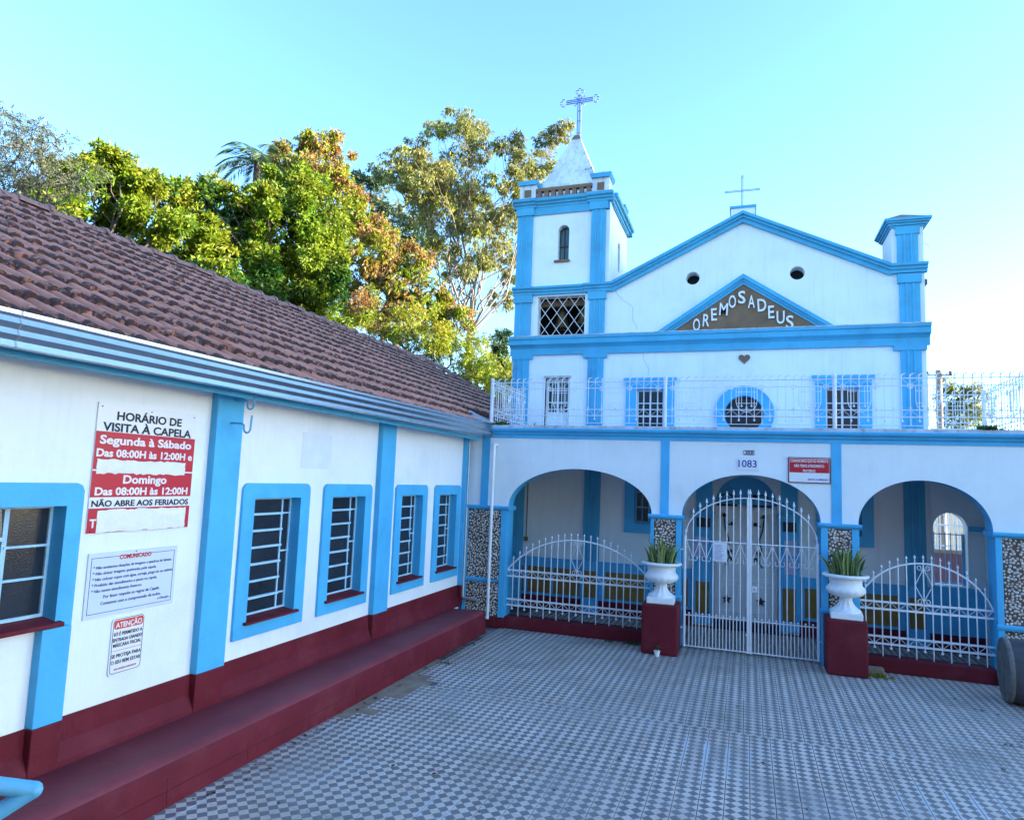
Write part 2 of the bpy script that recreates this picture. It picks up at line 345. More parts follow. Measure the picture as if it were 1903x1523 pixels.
# ================================================================== SETTING
MB().add([(-400,-300,-.10),(400,-300,-.10),(400,700,-.10),(-400,700,-.10)], [(0,1,2,3)]).build('ground', 'ground', kind='structure')
FL = MB().box(-.02, 8.6, -12, 1.9, -.09, -.010).build('courtyard_floor', 'grout', kind='structure')
def proj(p):
    q = Vector(p)-CAM; z = q.dot(FW)
    return (951.5+FPX*q.dot(RX)/z, 761.5+FPX*q.dot(DN)/z, z) if z > .1 else (-1, -1, z)
TW = .187
def tile_mesh(name):
    w = TW; g = .0030; h = .0011
    V = [(g, h, 0), (w-g, h, 0), (w-g, w-h, 0), (g, w-h, 0)]; c = .0015
    top = [(g+c, h+c, 0), (w-g-c, h+c, 0), (w-g-c, w-h-c, 0), (g+c, w-h-c, 0)]; mid = [(x, y, -c) for x, y, z in V]; bot = [(x, y, -.012) for x, y, z in V]
    vs = top+mid+bot; fs = [(0, 1, 2, 3)]
    for a in (0, 4):
        for i in range(4): fs.append((a+i, a+4+i, a+4+(i+1) % 4, a+(i+1) % 4))
    return vs, fs
tv, tf = tile_mesh('t')
def pat_attr(me, P):
    at_ = me.attributes.new('pat', 'FLOAT_VECTOR', 'POINT'); at_.data.foreach_set('vector', np.array(P, dtype=np.float32).ravel())
tm = bpy.data.meshes.new('floor_tile'); tm.from_pydata(tv, [], tf); tm.materials.append(MAT['floor'])
pat_attr(tm, [(x/(TW/2)+.5, y/(TW/2), 0) for x, y, z in tv])
spots = []
YB = -3.29
for blk in (0, 1):
    xj = 3.939 if blk == 0 else 3.998
    i0 = int((.66-xj)/TW); 
    for i in range(i0-1, int((8.5-xj)/TW)+1):
        x = xj+i*TW
        if x < .60: continue
        if blk == 0: ys = [YB+TW*j for j in range(28) if YB+TW*j < 1.75]
        else: ys = [YB-TW*(j+1) for j in range(28)]
        for y in ys:
            wob = .08*math.sin(y*5.1)+.05*math.sin(y*11)
            if -4.75 < y < -2.45 and x < .70+.22*math.sin((y+4.75)/2.3*math.pi)+wob: continue
            px, py, z = proj((x+TW/2, y+TW/2, 0))
            vis = 0 < px < 1903 and 0 < py < 1523 and not (y > -.15)
            spots.append((z if vis else 1e3+z, x, y))
spots.sort()
for k, (z, x, y) in enumerate(spots[:300]):
    link('floor_tile', tm, FL, (x, y, random.uniform(-.0009, .0009)), (random.gauss(0, .0012), random.gauss(0, .0012), 0))
bt = MB(); PP = []
for (z, x, y) in spots[300:]:
    dz = random.uniform(-.0009, .0009); bt.add([(a+x, b+y, c+dz) for a, b, c in tv], tf); PP += [(a/(TW/2)+.5, b/(TW/2), 0) for a, b, c in tv]
rest = bt.mesh('far_floor_tiles', [MAT['floor']], fix=False); pat_attr(rest, PP)
o = link('far_floor_tiles', rest, FL); o['kind'] = 'stuff'
MB().box(.55, 1.05, -5.0, -2.2, -.0095, -.005).build('concrete_strip', 'concrete', FL)
# ================================================================== ANNEX (left building)
AX = thing('annex_building', 'long low white building with sky blue pilasters and brown tiled roof on the left', 'building', (0, 0, 0))
Y0, Y1 = -14.0, 5.2
wins = [(-5.365, -4.325), (-4.06, -3.03), (-2.40, -1.44), (-1.185, -.215)]
wl = MB().box(-.25, 0, Y0, Y1, 0, 3.16).build('wall', 'white', AX)
ct = MB()
for a, b in wins: ct.box(-.6, .3, a+.155, b-.15, .94, 2.13)
ct.box(-.6, .3, -9.3, -7.105, 1.30, 2.105)
cut(wl, ct)
MB().box(-7, -6.75, Y0, Y1, 0, 3.16).build('back_wall', 'white', AX)
for y in (Y0, Y1-.25):
    MB().prism([(-6.75, 0), (-.25, 0), (-.25, 3.2), (-3.5, 5.0), (-6.75, 3.2)], 'y', y, y+.25).build('gable_wall', 'white', AX)
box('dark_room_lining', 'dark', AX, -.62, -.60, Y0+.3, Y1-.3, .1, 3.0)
def rloop(y0, y1, z0, z1, r, n=5):
    return [(y0, z0), (y1, z0)] + arc(y1-r, z1-r, r, r, 0, 90, n) + arc(y0+r, z1-r, r, r, 90, 180, n)
def annex_window(a, b, k):
    fr = MB().ring(rloop(a, b, .80, 2.268, .075), rloop(a+.165, b-.16, .95, 2.12, .006), 'x', -.14, .028).build('window', 'blue', AX, bevel=0)
    y0, y1 = a+.165, b-.16; z0, z1 = .975, 2.12; ym = y0+(y1-y0)*.80; x = -.105
    s = MB(); rows = 7; dz = (z1-z0)/rows
    for yy in (y0+.012, ym, y1-.012): s.box(x-.012, x+.012, yy-.011, yy+.011, z0, z1)
    s.box(x-.0125, x+.0125, y0, y1, z0, z0+.02); s.box(x-.0125, x+.0125, y0, y1, z1-.02, z1)
    s.build('steel_frame', 'iron_pale', fr)
    for i in range(1, rows):
        zz = z0+dz*i; MB().box(x+.004, x+.030, y0+.004, ym+.004, zz-.012, zz+.010).build('glazing_bar', 'iron_pale', fr)
    for zz in (z0+dz*1, z0+dz*(3.6), z1-dz): MB().box(x+.002, x+.016, ym, y1, zz-.008, zz+.006).build('glazing_bar', 'iron_pale', fr)
    for i in range(rows):
        tilt = random.uniform(-.004, .012) if 0 < i < 6 else 0
        za, zb = z0+dz*i+.008, z0+dz*(i+1)-.008
        MB().add([(x+.006+tilt, y0+.02, za), (x+.006+tilt, ym-.006, za), (x-tilt*.2, ym-.006, zb), (x-tilt*.2, y0+.02, zb)], [(0, 1, 2, 3)]).build('pane', 'glass', fr)
    for za, zb in ((z0+.02, z0+dz*3.6-.01), (z0+dz*3.6+.01, z1-.02)): MB().box(x-.004, x, ym+.01, y1-.02, za, zb).build('pane', 'glass', fr)
    n = 4; w = (y1-y0+.10)/n
    for i in range(n):
        ya = y0-.045+i*w
        MB().prism([(-.135, .975), (-.135, .945), (.062, .925), (.062, .948)], 'y', ya+.002, ya+w-.002).build('sill_tile', 'maroon', fr, bevel=.004)
for k, (a, b) in enumerate(wins): annex_window(a, b, k)
# large window at the near end
fr = MB().prism([(-9.4, 2.095), (-9.4, 2.255), (-7.06, 2.255), (-7.02, 2.24), (-7.0, 2.2), (-7.0, .63), (-7.125, .63), (-7.125, 2.095)], 'x', .002, .030).build('window', 'blue', AX)
MB().box(-.15, .0015, -7.125, -7.118, 1.31, 2.095).box(-.15, .0015, -9.4, -7.118, 2.095, 2.102).build('reveal', 'blue', fr)
x = -.11; s = MB()
for yy in (-7.13, -7.44, -8.3): s.box(x-.014, x+.014, yy-.016, yy+.016, 1.33, 2.095)
s.box(x-.0145, x+.0145, -9.3, -7.13, 1.325, 1.35).box(x-.0145, x+.0145, -9.3, -7.13, 2.075, 2.095).build('steel_frame', 'iron_pale', fr)
for i, zz in enumerate((1.51, 1.69, 1.88)):
    MB().box(x+.004, x+.034, -9.3, -7.44, zz-.014, zz+.012).build('glazing_bar', 'iron_pale', fr)
for zz in (1.60, 1.82): MB().box(x+.002, x+.02, -7.44, -7.13, zz-.008, zz+.008).build('glazing_bar', 'iron_pale', fr)
zz = [1.33, 1.51, 1.69, 1.88, 2.095]
for a, b in zip(zz, zz[1:]): 
    MB().add([(x+.012, -9.3, a+.01), (x+.012, -7.46, a+.01), (x-.002, -7.46, b-.01), (x-.002, -9.3, b-.01)], [(0, 1, 2, 3)]).build('pane', 'glass', fr)
MB().box(x-.004, x, -7.43, -7.14, 1.34, 2.08).build('pane', 'glass', fr)
MB().prism([(-.14, 1.335), (-.14, 1.30), (.075, 1.272), (.075, 1.30)], 'y', -9.4, -7.085).build('sill', 'maroon', fr, bevel=.006)
# pilasters
def annex_pil(a, b, z1=3.085, d=.075):
    p = box('pilaster', 'blue', AX, 0, d, a, b, .63, z1, .006)
    MB().box(0, d, a, b, .305, .628).build('pilaster_base', 'maroon', p, bevel=.008)
annex_pil(-5.83, -5.50); annex_pil(-2.925, -2.57); annex_pil(-.145, -.03); annex_pil(-7.24, -7.03, 1.27); annex_pil(-9.8, -9.45)
# dado with sloping foot between pilasters
for a, b in ((Y0, -9.8), (-9.45, -7.24), (-7.03, -5.83), (-5.50, -2.925), (-2.57, -.145)):
    MB().prism([(0, .628), (.010, .628), (.012, .46), (.066, .35), (.072, .30), (0, .30)], 'y', a, b).build('dado', 'maroon', AX)
# eaves
MB().box(0, .30, Y0, -.02, 3.085, 3.11).build('soffit', 'white', AX)
MB().box(.262, .298, Y0, -.10, 3.03, 3.13).build('fascia', 'blue', AX)
g = [(.30, 3.33), (.30, 3.11), (.468, 3.095), (.486, 3.100), (.474, 3.136), (.498, 3.168), (.484, 3.202), (.508, 3.236), (.494, 3.270), (.506, 3.288), (.506, 3.312), (.490, 3.312), (.478, 3.26), (.46, 3.13), (.315, 3.135), (.312, 3.33)]
gm = MB().prism(g, 'y', Y0, -.03); gm.v = [(a, b, c+.005*b) for a, b, c in gm.v]; gu = gm.build('gutter', 'galv', AX, smooth=False)      # laid to a slight fall
for y in (-2.95, -7.9): MB().prism([(p[0]+(.002 if p[0] > .4 else -.002), p[1]) for p in [(u, v+.005*y) for u, v in g]], 'y', y, y+.012).build('gutter_joint', 'zinc', gu)
MB().box(.305, .50, -.03, -.012, 3.10, 3.312).build('gutter_end', 'zinc', gu)
MB().add([(.20, -.42, 3.372), (.50, -.05, 3.318), (.50, .0, 3.33), (.02, .0, 3.56)], [(0, 1, 2, 3)]).build('flashing', 'zinc', AX)
# roof deck + tiles
EAVX, EAVZ, SLP = .35, 3.34, (5.41-3.34)/3.85
def rz(x): return EAVZ+(EAVX-x)*SLP
ANG = math.atan(SLP)
RF = MB().prism([(.30, rz(.30)-.07), (-3.5, rz(-3.5)-.07), (-7.3, rz(.30)-.07), (-7.3, rz(.30)-.11), (-3.5, rz(-3.5)-.12), (.30, rz(.30)-.11)], 'y', Y0, -.05).build('roof', 'roofing', AX)
MB().prism([(.02, rz(.02)-.07), (-3.5, rz(-3.5)-.07), (-7.3, rz(.30)-.07), (-7.3, rz(.30)-.11), (-3.5, rz(-3.5)-.12), (.02, rz(.02)-.11)], 'y', -.05, Y1).build('roof_deck', 'roofing', RF)
TWID, TLEN = .19, .42
def roof_tile_geo():
    prof = [(0, .006), (.010, .038), (.030, .058), (.056, .062), (.082, .048), (.095, .016), (.104, .004), (.116, .006), (.124, .028), (.140, .042), (.158, .042), (.172, .024), (.180, .004), (.190, .006)]
    vs = []; fs = []; n = len(prof)
    for (v, lift, sc) in ((0, .034, 1.0), (.03, .033, 1.0), (.20, .018, .97), (TLEN, .0, .9)):
        for (u, w) in prof: vs.append((u, v, w*sc+lift))
    for r in range(3):
        for i in range(n-1): a = r*n+i; fs.append((a, a+1, a+n+1, a+n))
    k = len(vs)
    for (u, w) in prof: vs.append((u, .004, w*.55-.006))
    for i in range(n-1): fs.append((i+1, i, k+i, k+i+1))
    return vs, fs
rv, rf_ = roof_tile_geo()
rm = bpy.data.meshes.new('roof_tile'); rm.from_pydata(rv, [], rf_); rm.materials.append(MAT['tile']); rm.polygons.foreach_set('use_smooth', [True]*len(rm.polygons)); rm.set_sharp_from_angle(angle=R(50))
def tv_attr(me, vals): a_ = me.attributes.new('tv', 'FLOAT', 'POINT'); a_.data.foreach_set('value', np.array(vals, dtype=np.float32))
TV = [v[1]/TLEN for v in rv]; tv_attr(rm, TV)
rm2 = rm.copy(); rm2.materials.clear(); rm2.materials.append(MAT['tile_new'])
# local tile axes: u -> +y, v -> up slope (-x,+z), w -> normal
EX = Vector((0, 1, 0)); EV = Vector((-math.cos(ANG), 0, math.sin(ANG))); EN = EX.cross(EV)
if EN.z < 0: EN = -EN
TM = Matrix((EX, EV, EN)).transposed()
tiles = []
for i in range(12):
    x = .452-.335*i
    for j in range(int((Y1+10.5)/TWID)):
        y = -10.5+j*TWID
        if i == 0 and y > -.30: continue
        if i == 1 and y > .0 and y < 5: continue
        px, py, z = proj((x, y+.1, rz(x)))
        ok = -20 < px < 1000 and -20 < py < 1600
        tiles.append((z if ok else 1e3+z, x, y))
tiles.sort(); rest = MB(); nrest = 0
for k, (z, x, y) in enumerate(tiles):
    p = Vector((x, y+random.gauss(0, .003), rz(x)-.068+random.gauss(0, .002)))
    M3 = TM @ Matrix.Rotation(random.gauss(0, .012), 3, 'Z') @ Matrix.Rotation(random.gauss(0, .008), 3, 'X')
    if k < 300:
        o = link('roof_tile', rm2 if k in (57, 141) else rm, RF, p); o.rotation_euler = M3.to_euler()
    else: rest.add([p+M3 @ Vector(v) for v in rv], rf_); nrest += 1
me = rest.mesh('far_roof_tiles', [MAT['tile']], fix=False); me.polygons.foreach_set('use_smooth', [True]*len(me.polygons)); me.set_sharp_from_angle(angle=R(50))
tv_attr(me, TV*nrest); o = link('far_roof_tiles', me, RF); o['kind'] = 'stuff'
# ridge caps and verge caps
def halfcap(L=.43, r0=.115, r1=.095, up=.02):
    vs = []; fs = []; n = 8
    for (v, r, lf) in ((0, r0, .018), (.05, r0, .018), (.052, r1*1.03, .006), (L, r1, 0)):
        for i in range(n+1):
            a = math.pi*i/n; vs.append((r*math.cos(a), v, r*math.sin(a)*.85+lf-.03))
    for q in range(3):
        for i in range(n): a = q*(n+1)+i; fs.append((a, a+n+1, a+n+2, a+1))
    me = bpy.data.meshes.new('ridge_tile'); me.from_pydata(vs, [], fs); me.materials.append(MAT['ridge']); me.polygons.foreach_set('use_smooth', [True]*len(me.polygons)); me.set_sharp_from_angle(angle=R(45)); return me
hc = halfcap()
y = Y1-.1; k = 0
while y > -10:
    link('ridge_tile', hc, RF, (-3.5+random.gauss(0, .006), y, rz(-3.5)+.0+random.gauss(0, .006)), (random.gauss(0, .02), 0, math.pi+random.gauss(0, .02))); y -= .375
for i in range(9):       # verge caps running down the far gable
    s_ = 3.4-i*.42; p = Vector((-3.5+(3.62-s_)*math.cos(ANG), Y1-.02, rz(-3.5)+.05-(3.62-s_)*math.sin(ANG)))
    o = link('verge_tile', hc, RF, p); q = Matrix((Vector((0, 1, 0)), EV, EN)).transposed(); o.rotation_euler = q.to_euler()
# stray things on the wall
MB().box(.001, .003, -4.49, -3.945, 2.43, 2.82).build('poster_residue', 'residue', AX)
for z_, yy in ((2.814, -5.66), (3.03, -5.64)):
    pts = [(.075, yy, z_), (.20, yy, z_-.005), (.225, yy, z_-.02)] + [(.262+.037*math.cos(R(a)), yy, z_-.05+.04*math.sin(R(a))) for a in (180, 220, 260, 300, 340, 360)] + [(.305, yy, z_+.07)]
    tagkw(MB().tube(pts, .009, 7).build('wall_hook', 'iron_b', None, smooth=True), dict(label='blue bent iron hook high on the pilaster, '+('lower of the two' if z_ < 2.9 else 'upper of the two under the eaves'), category='hook', group='iron hooks beside the notice board'))
# long maroon bench
prof = [(.005, 0), (.668, 0), (.655, .24), (.64, .29), (.60, .325), (.55, .335), (.12, .312), (.005, .310)]
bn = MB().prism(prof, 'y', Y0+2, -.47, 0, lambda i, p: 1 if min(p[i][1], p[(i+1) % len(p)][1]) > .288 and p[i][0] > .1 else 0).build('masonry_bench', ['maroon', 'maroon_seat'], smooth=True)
tagkw(bn, dict(label='long low maroon masonry bench along the foot of the left wall', category='bench'))
for k in range(13): MB().tube([(.6685-.011*z/.2, -.9-.82*k, z) for z in (.002, .10, .20)], .0022, 4).build('joint', 'joint', bn)
MB().tube([(.6640, y, .115) for y in (-11.5, -6, -.5)], .0022, 4).build('joint', 'joint', bn)
# ================================================================== NOTICE BOARDS on annex
def board(name, label, y0, y1, z0, z1, m_, cat='sign', x=.006, th=.006, r=.0):
    o = thing(name, label, cat, (x, (y0+y1)/2, z0))
    w, h = (y1-y0)/2, z1-z0
    lp = [(-w, 0), (w, 0), (w, h), (-w, h)] if not r else arc(-w+r, r, r, r, 180, 270, 5)+arc(w-r, r, r, r, 270, 360, 5)+arc(w-r, h-r, r, r, 0, 90, 5)+arc(-w+r, h-r, r, r, 90, 180, 5)
    MB().prism(lp, 'x', -.005, th).build('board', m_, o); return o, w, h
sg, w, h = board('visiting_hours_sign', 'tall red and white board with chapel visiting hours and taped-over lines', -6.945, -6.003, 1.889, 2.853, 'sign_w')
def zf(f): return h*(1-f)
x_ = .008
for a, b in ((.222, .515), (.527, .728), (.812, 1.0)): MB().box(.0062, .0074, -w, w, zf(b), zf(a)).build('red_field', 'sign_r', sg)
def tl(t, f, hh, m_, wd, par=None, y=0, bold=.042): lettering(t, hh, m_, par or sg, (x_, y, zf(f)-hh/2), 'x', wd, bold)
tl('HORÁRIO DE', .090, .062, 'ink', .62); tl('VISITA À CAPELA', .182, .062, 'ink', .845)
tl('Segunda à Sábado', .283, .062, 'sign_w', .87); tl('Das 08:00H às 12:00H e', .385, .056, 'sign_w', .905)
tl('Domingo', .588, .062, 'sign_w', .41); tl('Das 08:00H às 12:00H', .682, .056, 'sign_w', .87)
tl('NÃO ABRE AOS FERIADOS', .776, .044, 'ink', .905); tl('T', .925, .060, 'sign_w', None, None, -w+.045)
def crumple(y0, y1, z0, z1, x=.011):
    mb = MB(); nx, nz = 26, 7; vs = []
    for i in range(nx+1):
        for j in range(nz+1):
            e = .006 if (i in (0, nx) or j in (0, nz)) else .0
            vs.append((x+random.uniform(0, .0035)-(.003 if e else 0), y0+(y1-y0)*i/nx+random.uniform(-e, e)*.4, z0+(z1-z0)*j/nz+random.uniform(-e, e)))
    mb.add(vs, [(i*(nz+1)+j, (i+1)*(nz+1)+j, (i+1)*(nz+1)+j+1, i*(nz+1)+j+1) for i in range(nx) for j in range(nz)])
    mb.build('paper_patch', 'tape', sg, smooth=True)
crumple(-w+.03, w-.085, zf(.545), zf(.437)); crumple(-w+.075, w-.04, zf(1.0), zf(.825))
for y, f in ((-w+.03, .03), (0, .03), (w-.03, .03), (-w+.03, .985), (w-.02, .985)): MB().ball((.0085, y, zf(f)), .005, 6).build('screw', 'iron_d', sg)
cs, w, h = board('rules_notice', 'pale acrylic notice headed COMUNICADO listing chapel rules below the red board', -6.902, -6.094, 1.267, 1.741, 'sign_c')
lpo = [(-w+.025, .03), (w-.025, .03), (w-.025, h-.035), (-w+.025, h-.035)]
MB().ring(lpo, [(y+(.004 if y < 0 else -.004), z+(.004 if z < .2 else -.004)) for y, z in lpo], 'x', .0058, .007).build('border_line', 'ink_b', cs)
tl('COMUNICADO', .095, .032, 'sign_r', .29, cs)
for t, f, wd in (('* Não aceitamos doações de imagens e quadros de Santos.', .225, .715), ('* Não deixar imagens quebradas pela capela.', .315, .565), ('* Não colocar copos com água, cerveja, pinga etc no velório.', .405, .735), ('* Proibido dar atendimento e passe na capela.', .495, .58), ('* Não temos atendimento fraterno.', .585, .44)):
    tl(t, f, .022, 'ink_b', wd, cs, -w+.045+wd/2, .012)
tl('Por favor respeite as regras da Capela.', .685, .024, 'ink_b', .51, cs, 0, .012); tl('Contamos com a compreensão de todos.', .785, .024, 'ink_b', .545, cs, 0, .012); tl('a Direção.', .86, .020, 'ink_b', .12, cs, w-.10, .012)
MB().ball((.0085, 0, h-.012), .005, 6).build('screw', 'iron_d', cs)
at_, w, h = board('mask_notice', 'small white notice with orange ATENÇÃO header, lowest of the wall notices', -6.650, -6.355, .810, 1.236, 'sign_w', r=.03)
def rr(x0, x1, z0, z1, r): return arc(x0+r, z0+r, r, r, 180, 270, 5)+arc(x1-r, z0+r, r, r, 270, 360, 5)+arc(x1-r, z1-r, r, r, 0, 90, 5)+arc(x0+r, z1-r, r, r, 90, 180, 5)
MB().ring(rr(-w+.01, w-.01, .012, h-.008, .028), rr(-w+.014, w-.014, .016, h-.012, .024), 'x', .0058, .007).build('border_line', 'ink', at_)
MB().prism(rr(-w+.018, w-.018, h-.085, h-.018, .02), 'x', .0058, .0072).build('orange_header', 'sign_o', at_)
tl('ATENÇÃO', .128, .038, 'sign_w', .235, at_)
for t, f, wd in (('SÓ É PERMITIDO A', .285, .255), ('ENTRADA USANDO', .385, .26), ('MÁSCARA FACIAL', .48, .25), ('SE PROTEJA PARA', .665, .262), ('O SEU BEM ESTAR', .775, .262)): tl(t, f, .026, 'ink', wd, at_, 0, .025)
MB().box(.0058, .0068, -w+.015, w-.015, zf(.575)-.0015, zf(.575)+.0015).build('red_line', 'sign_o', at_); tl('SUA SAÚDE AGRADECE', .90, .014, 'sign_r', .20, at_, 0, .012)
# ================================================================== PORTICO
PO = thing('portico', 'white three-arched porch with blue bands and pebble-faced piers in front of the chapel', 'porch', (4, 0, 0))
PO.location = (0, 0, 0)
XL, XR, SPZ = .03, 8.12, 1.95
arches = [(1.97, 1.17, .655), (4.558, .962, .65), (6.80, .80, .65)]
bot = [(XL, SPZ)]; soff = []
for cx, rx, rz_ in arches: bot += arc(cx, SPZ, rx, rz_, 180, 0, 36)
bot += [(XR, SPZ)]
outl = bot + [(XR, 3.10), (XL, 3.10)]
def smi(i, p):
    a, b = p[i], p[(i+1) % len(p)]
    return 1 if (a[1] < 2.7 and b[1] < 2.7 and any(abs((a[0]+b[0])/2-c) < r for c, r, q in arches)) else 0
MB().prism(outl, 'y', 0, .26, 0, smi).build('arcade_wall', ['white', 'blue'], PO)
for a, b in ((.295, .436), (3.271, 3.401), (5.662, 5.794)): box('wall_strip', 'blue', PO, a, b, -.014, 0, SPZ, 3.085, .003)
box('strip_corner', 'blue', PO, .035, .085, -.014, 0, SPZ, 3.085)
# cornice
pr = [(0, 3.085), (-.014, 3.085), (-.014, 3.142), (-.045, 3.150), (-.055, 3.178), (-.085, 3.190), (-.115, 3.205), (-.125, 3.235), (-.118, 3.248), (0, 3.248)]
MB().prism(pr, 'x', .30, XR+.1).build('cornice', 'blue', PO, smooth=True)
cb = MB().prism([(-.10, 3.249), (-.10, 3.285), (-.09, 3.298), (.10, 3.300), (.10, 3.249)], 'x', .33, XR+.08).build('curb', 'curb', PO)
MB().box(.10, XR+.08, .10, 1.9, 3.02, 3.24).build('terrace_slab', 'white', PO)
for x0, x1 in ((.33, .45), (7.98, XR+.08)): MB().box(x0, x1, .102, 1.9, 3.241, 3.298).build('curb', 'curb', PO)
box('side_wall', 'white', PO, .03, .12, .26, 1.9, 0, 3.02); box('side_wall', 'white', PO, 8.02, 8.12, .26, 1.9, 0, 3.02)
# piers
def pebbles(x0, x1, z0, z1, y, parent):
    mb = MB(); P = []; n = int((x1-x0)*(z1-z0)/(.036**2)*6)
    cell = {}
    for _ in range(n):
        x, z = random.uniform(x0+.012, x1-.012), random.uniform(z0+.012, z1-.012); key = (int(x/.04), int(z/.04)); ok = True
        for a in (-1, 0, 1):
            for b in (-1, 0, 1):
                for (u, v) in cell.get((key[0]+a, key[1]+b), ()):
                    if (u-x)**2+(v-z)**2 < .032**2: ok = False
        if not ok: continue
        cell.setdefault(key, []).append((x, z)); a = random.uniform(.0145, .0205); b = a*random.uniform(.75, 1.35); t = random.uniform(0, 3.14); h = random.uniform(.010, .017)
        vs = [(x, y-h, z)]
        for (f, dep) in ((.6, .8), (1.0, .0)):
            for k in range(6):
                q = k*math.pi/3; u, v = a*f*math.cos(q)*random.uniform(.85, 1.1), b*f*math.sin(q)*random.uniform(.85, 1.1)
                vs.append((x+u*math.cos(t)-v*math.sin(t), y-h*dep, z+u*math.sin(t)+v*math.cos(t)))
        fs = [(0, 1+k, 1+(k+1) % 6) for k in range(6)] + [(1+k, 7+k, 7+(k+1) % 6, 1+(k+1) % 6) for k in range(6)]
        mb.add(vs, fs)
    o = mb.build('pebbles', 'pebble', parent, smooth=True); o['kind'] = 'stuff'
def pier(x0, x1, bl, br, zs, base=.17, ledges=()):
    p = MB().box(x0, x1, -.03, .27, base, 1.885).build('pier', 'blue', PO)
    for a, b in ((x0, x0+bl), (x1-br, x1)):
        if b-a > .01: box('border', 'blue', p, a, b, -.062, -.03, base, 1.885, .004)
    for z0, z1 in zs:
        box('mortar_panel', 'mortar', p, x0+bl, x1-br, -.040, -.030, z0, z1); pebbles(x0+bl, x1-br, z0, z1, -.040, p)
    MB().prism([(.30, 1.885), (-.062, 1.885), (-.075, 1.905), (-.10, 1.915), (-.105, 1.945), (-.098, 1.955), (.30, 1.955)], 'x', x0-.035, x1+.035).build('cap', 'blue', p, smooth=True)
    box('plinth', 'maroon', p, x0-.01, x1+.01, -.07, .28, 0, base, .006)
    for a, b, z in ledges: MB().prism([(-.03, z-.03), (-.07, z-.03), (-.085, z), (-.085, z+.03), (-.075, z+.04), (-.03, z+.04)], 'x', a, b).build('ledge', 'blue', p)
pier(.06, .80, .06, .10, ((.17, .715), (.765, 1.885)), ledges=((.06, .515, .735),))
pier(3.135, 3.59, .05, .075, ((.76, 1.885),), .0, ledges=((3.115, 3.61, .735),)); pier(5.515, 6.0, .09, .09, ((.76, 1.885),), .0, ledges=((5.495, 6.02, .735),))
pier(7.60, 8.12, .075, .03, ((.17, .715), (.765, 1.885)), ledges=((7.585, 8.13, .735),))
for x0, x1 in ((.81, 3.12), (6.02, 7.59)): box('low_wall', 'maroon', PO, x0, x1, -.035, .23, 0, .188, .012)
# back wall to the right of the chapel with an arched opening
bw = MB().box(7.308, 8.02, 1.90, 2.15, 0, 3.02).build('back_wall', 'white', PO)
cut(bw, MB().prism([(7.335, 1.0), (7.805, 1.0), (7.805, 1.90)]+arc(7.57, 1.90, .235, .235, 0, 180, 20)[1:-1]+[(7.335, 1.90)], 'y', 1.5, 2.6))
box('blue_dado', 'blue', PO, 7.31, 8.02, 1.868, 1.90, .25, .98); box('maroon_skirting', 'maroon', PO, 7.31, 8.02, 1.865, 1.90, 0, .25); box('blue_band', 'blue', PO, 7.81, 8.02, 1.87, 1.90, 1.86, 1.94)
sgt = thing('side_gate', 'dark blue low bar gate inside the small arched opening', 'gate', (7.335, 2.08, 1.0))
for i in range(6): MB().tube([(.045+.078*i, 0, 0), (.045+.078*i, 0, .82)], .007, 6).build('bar', 'iron_b', sgt)
MB().tube([(0, 0, .79), (.47, 0, .79)], .008, 6).tube([(0, 0, .03), (.47, 0, .03)], .008, 6).build('rail', 'iron_b', sgt)
box('gate_post', 'iron_b', sgt, .44, .468, -.02, .02, 0, .80)
# what is seen beyond the small arch
sw = thing('street_wall', 'maroon boundary wall with white picket railing seen through the small arch', 'wall', (7.0, 6.6, 0))
box('wall', 'mauve', sw, 0, 4.5, 0, .2, -.1, 1.16); MB().box(-.02, 4.52, -.03, .23, 1.16, 1.23).build('coping', 'concrete', sw)
pk = MB().box(-.012, .012, .09, .11, 1.23, 2.75).mesh('picket', [MAT['iron_w']])
for i in range(50): link('picket', pk, sw, (.05+i*.088, 0, 0))
for z in (1.30, 1.75, 2.2, 2.6): box('rail', 'iron_w', sw, 0, 4.5, .085, .115, z, z+.035)
# pipes at the corner
dp = MB().tube([(.075, -.06, 3.18), (.075, -.06, 3.02), (.085, -.075, 2.95), (.085, -.085, .46), (.10, -.09, .425), (.34, -.09, .405)], .026, 8).build('galvanised_downpipe', 'zinc', smooth=True); tagkw(dp, dict(label='galvanised downpipe in the corner with a foot turned out over the bench', category='pipe'))
wp = thing('white_drain_pipe', 'white plastic drain pipe on the pebble pier at the corner', 'pipe', (.555, -.13, .14))
MB().tube([(0, 0, .03), (0, 0, 2.79), (0, .01, 2.82), (0, .13, 2.825)], .026, 10).build('tube', 'pvc', wp, smooth=True)
for z in (.35, 1.72): MB().tube([(-.034, 0, z), (.034, 0, z)], .007, 6).lathe([(.031, z-.012), (.031, z+.012)], 10).build('clamp', 'pvc', wp)
MB().tube([(0, 0, .04), (.0, -.02, .0)], .029, 10).build('elbow', 'pvc', wp)
lp = thing('corner_lamp', 'small white lamp fitting tucked under the gutter end at the corner', 'lamp', (.22, -.10, 3.04))
MB().lathe([(.012, 0), (.06, -.01), (.055, -.03), (.03, -.05)], 10, (0, 0, .05)).build('shade', 'pvc', lp, smooth=True); MB().tube([(0, 0, .05), (0, .0, .065)], .01, 6).build('stem', 'zinc', lp)
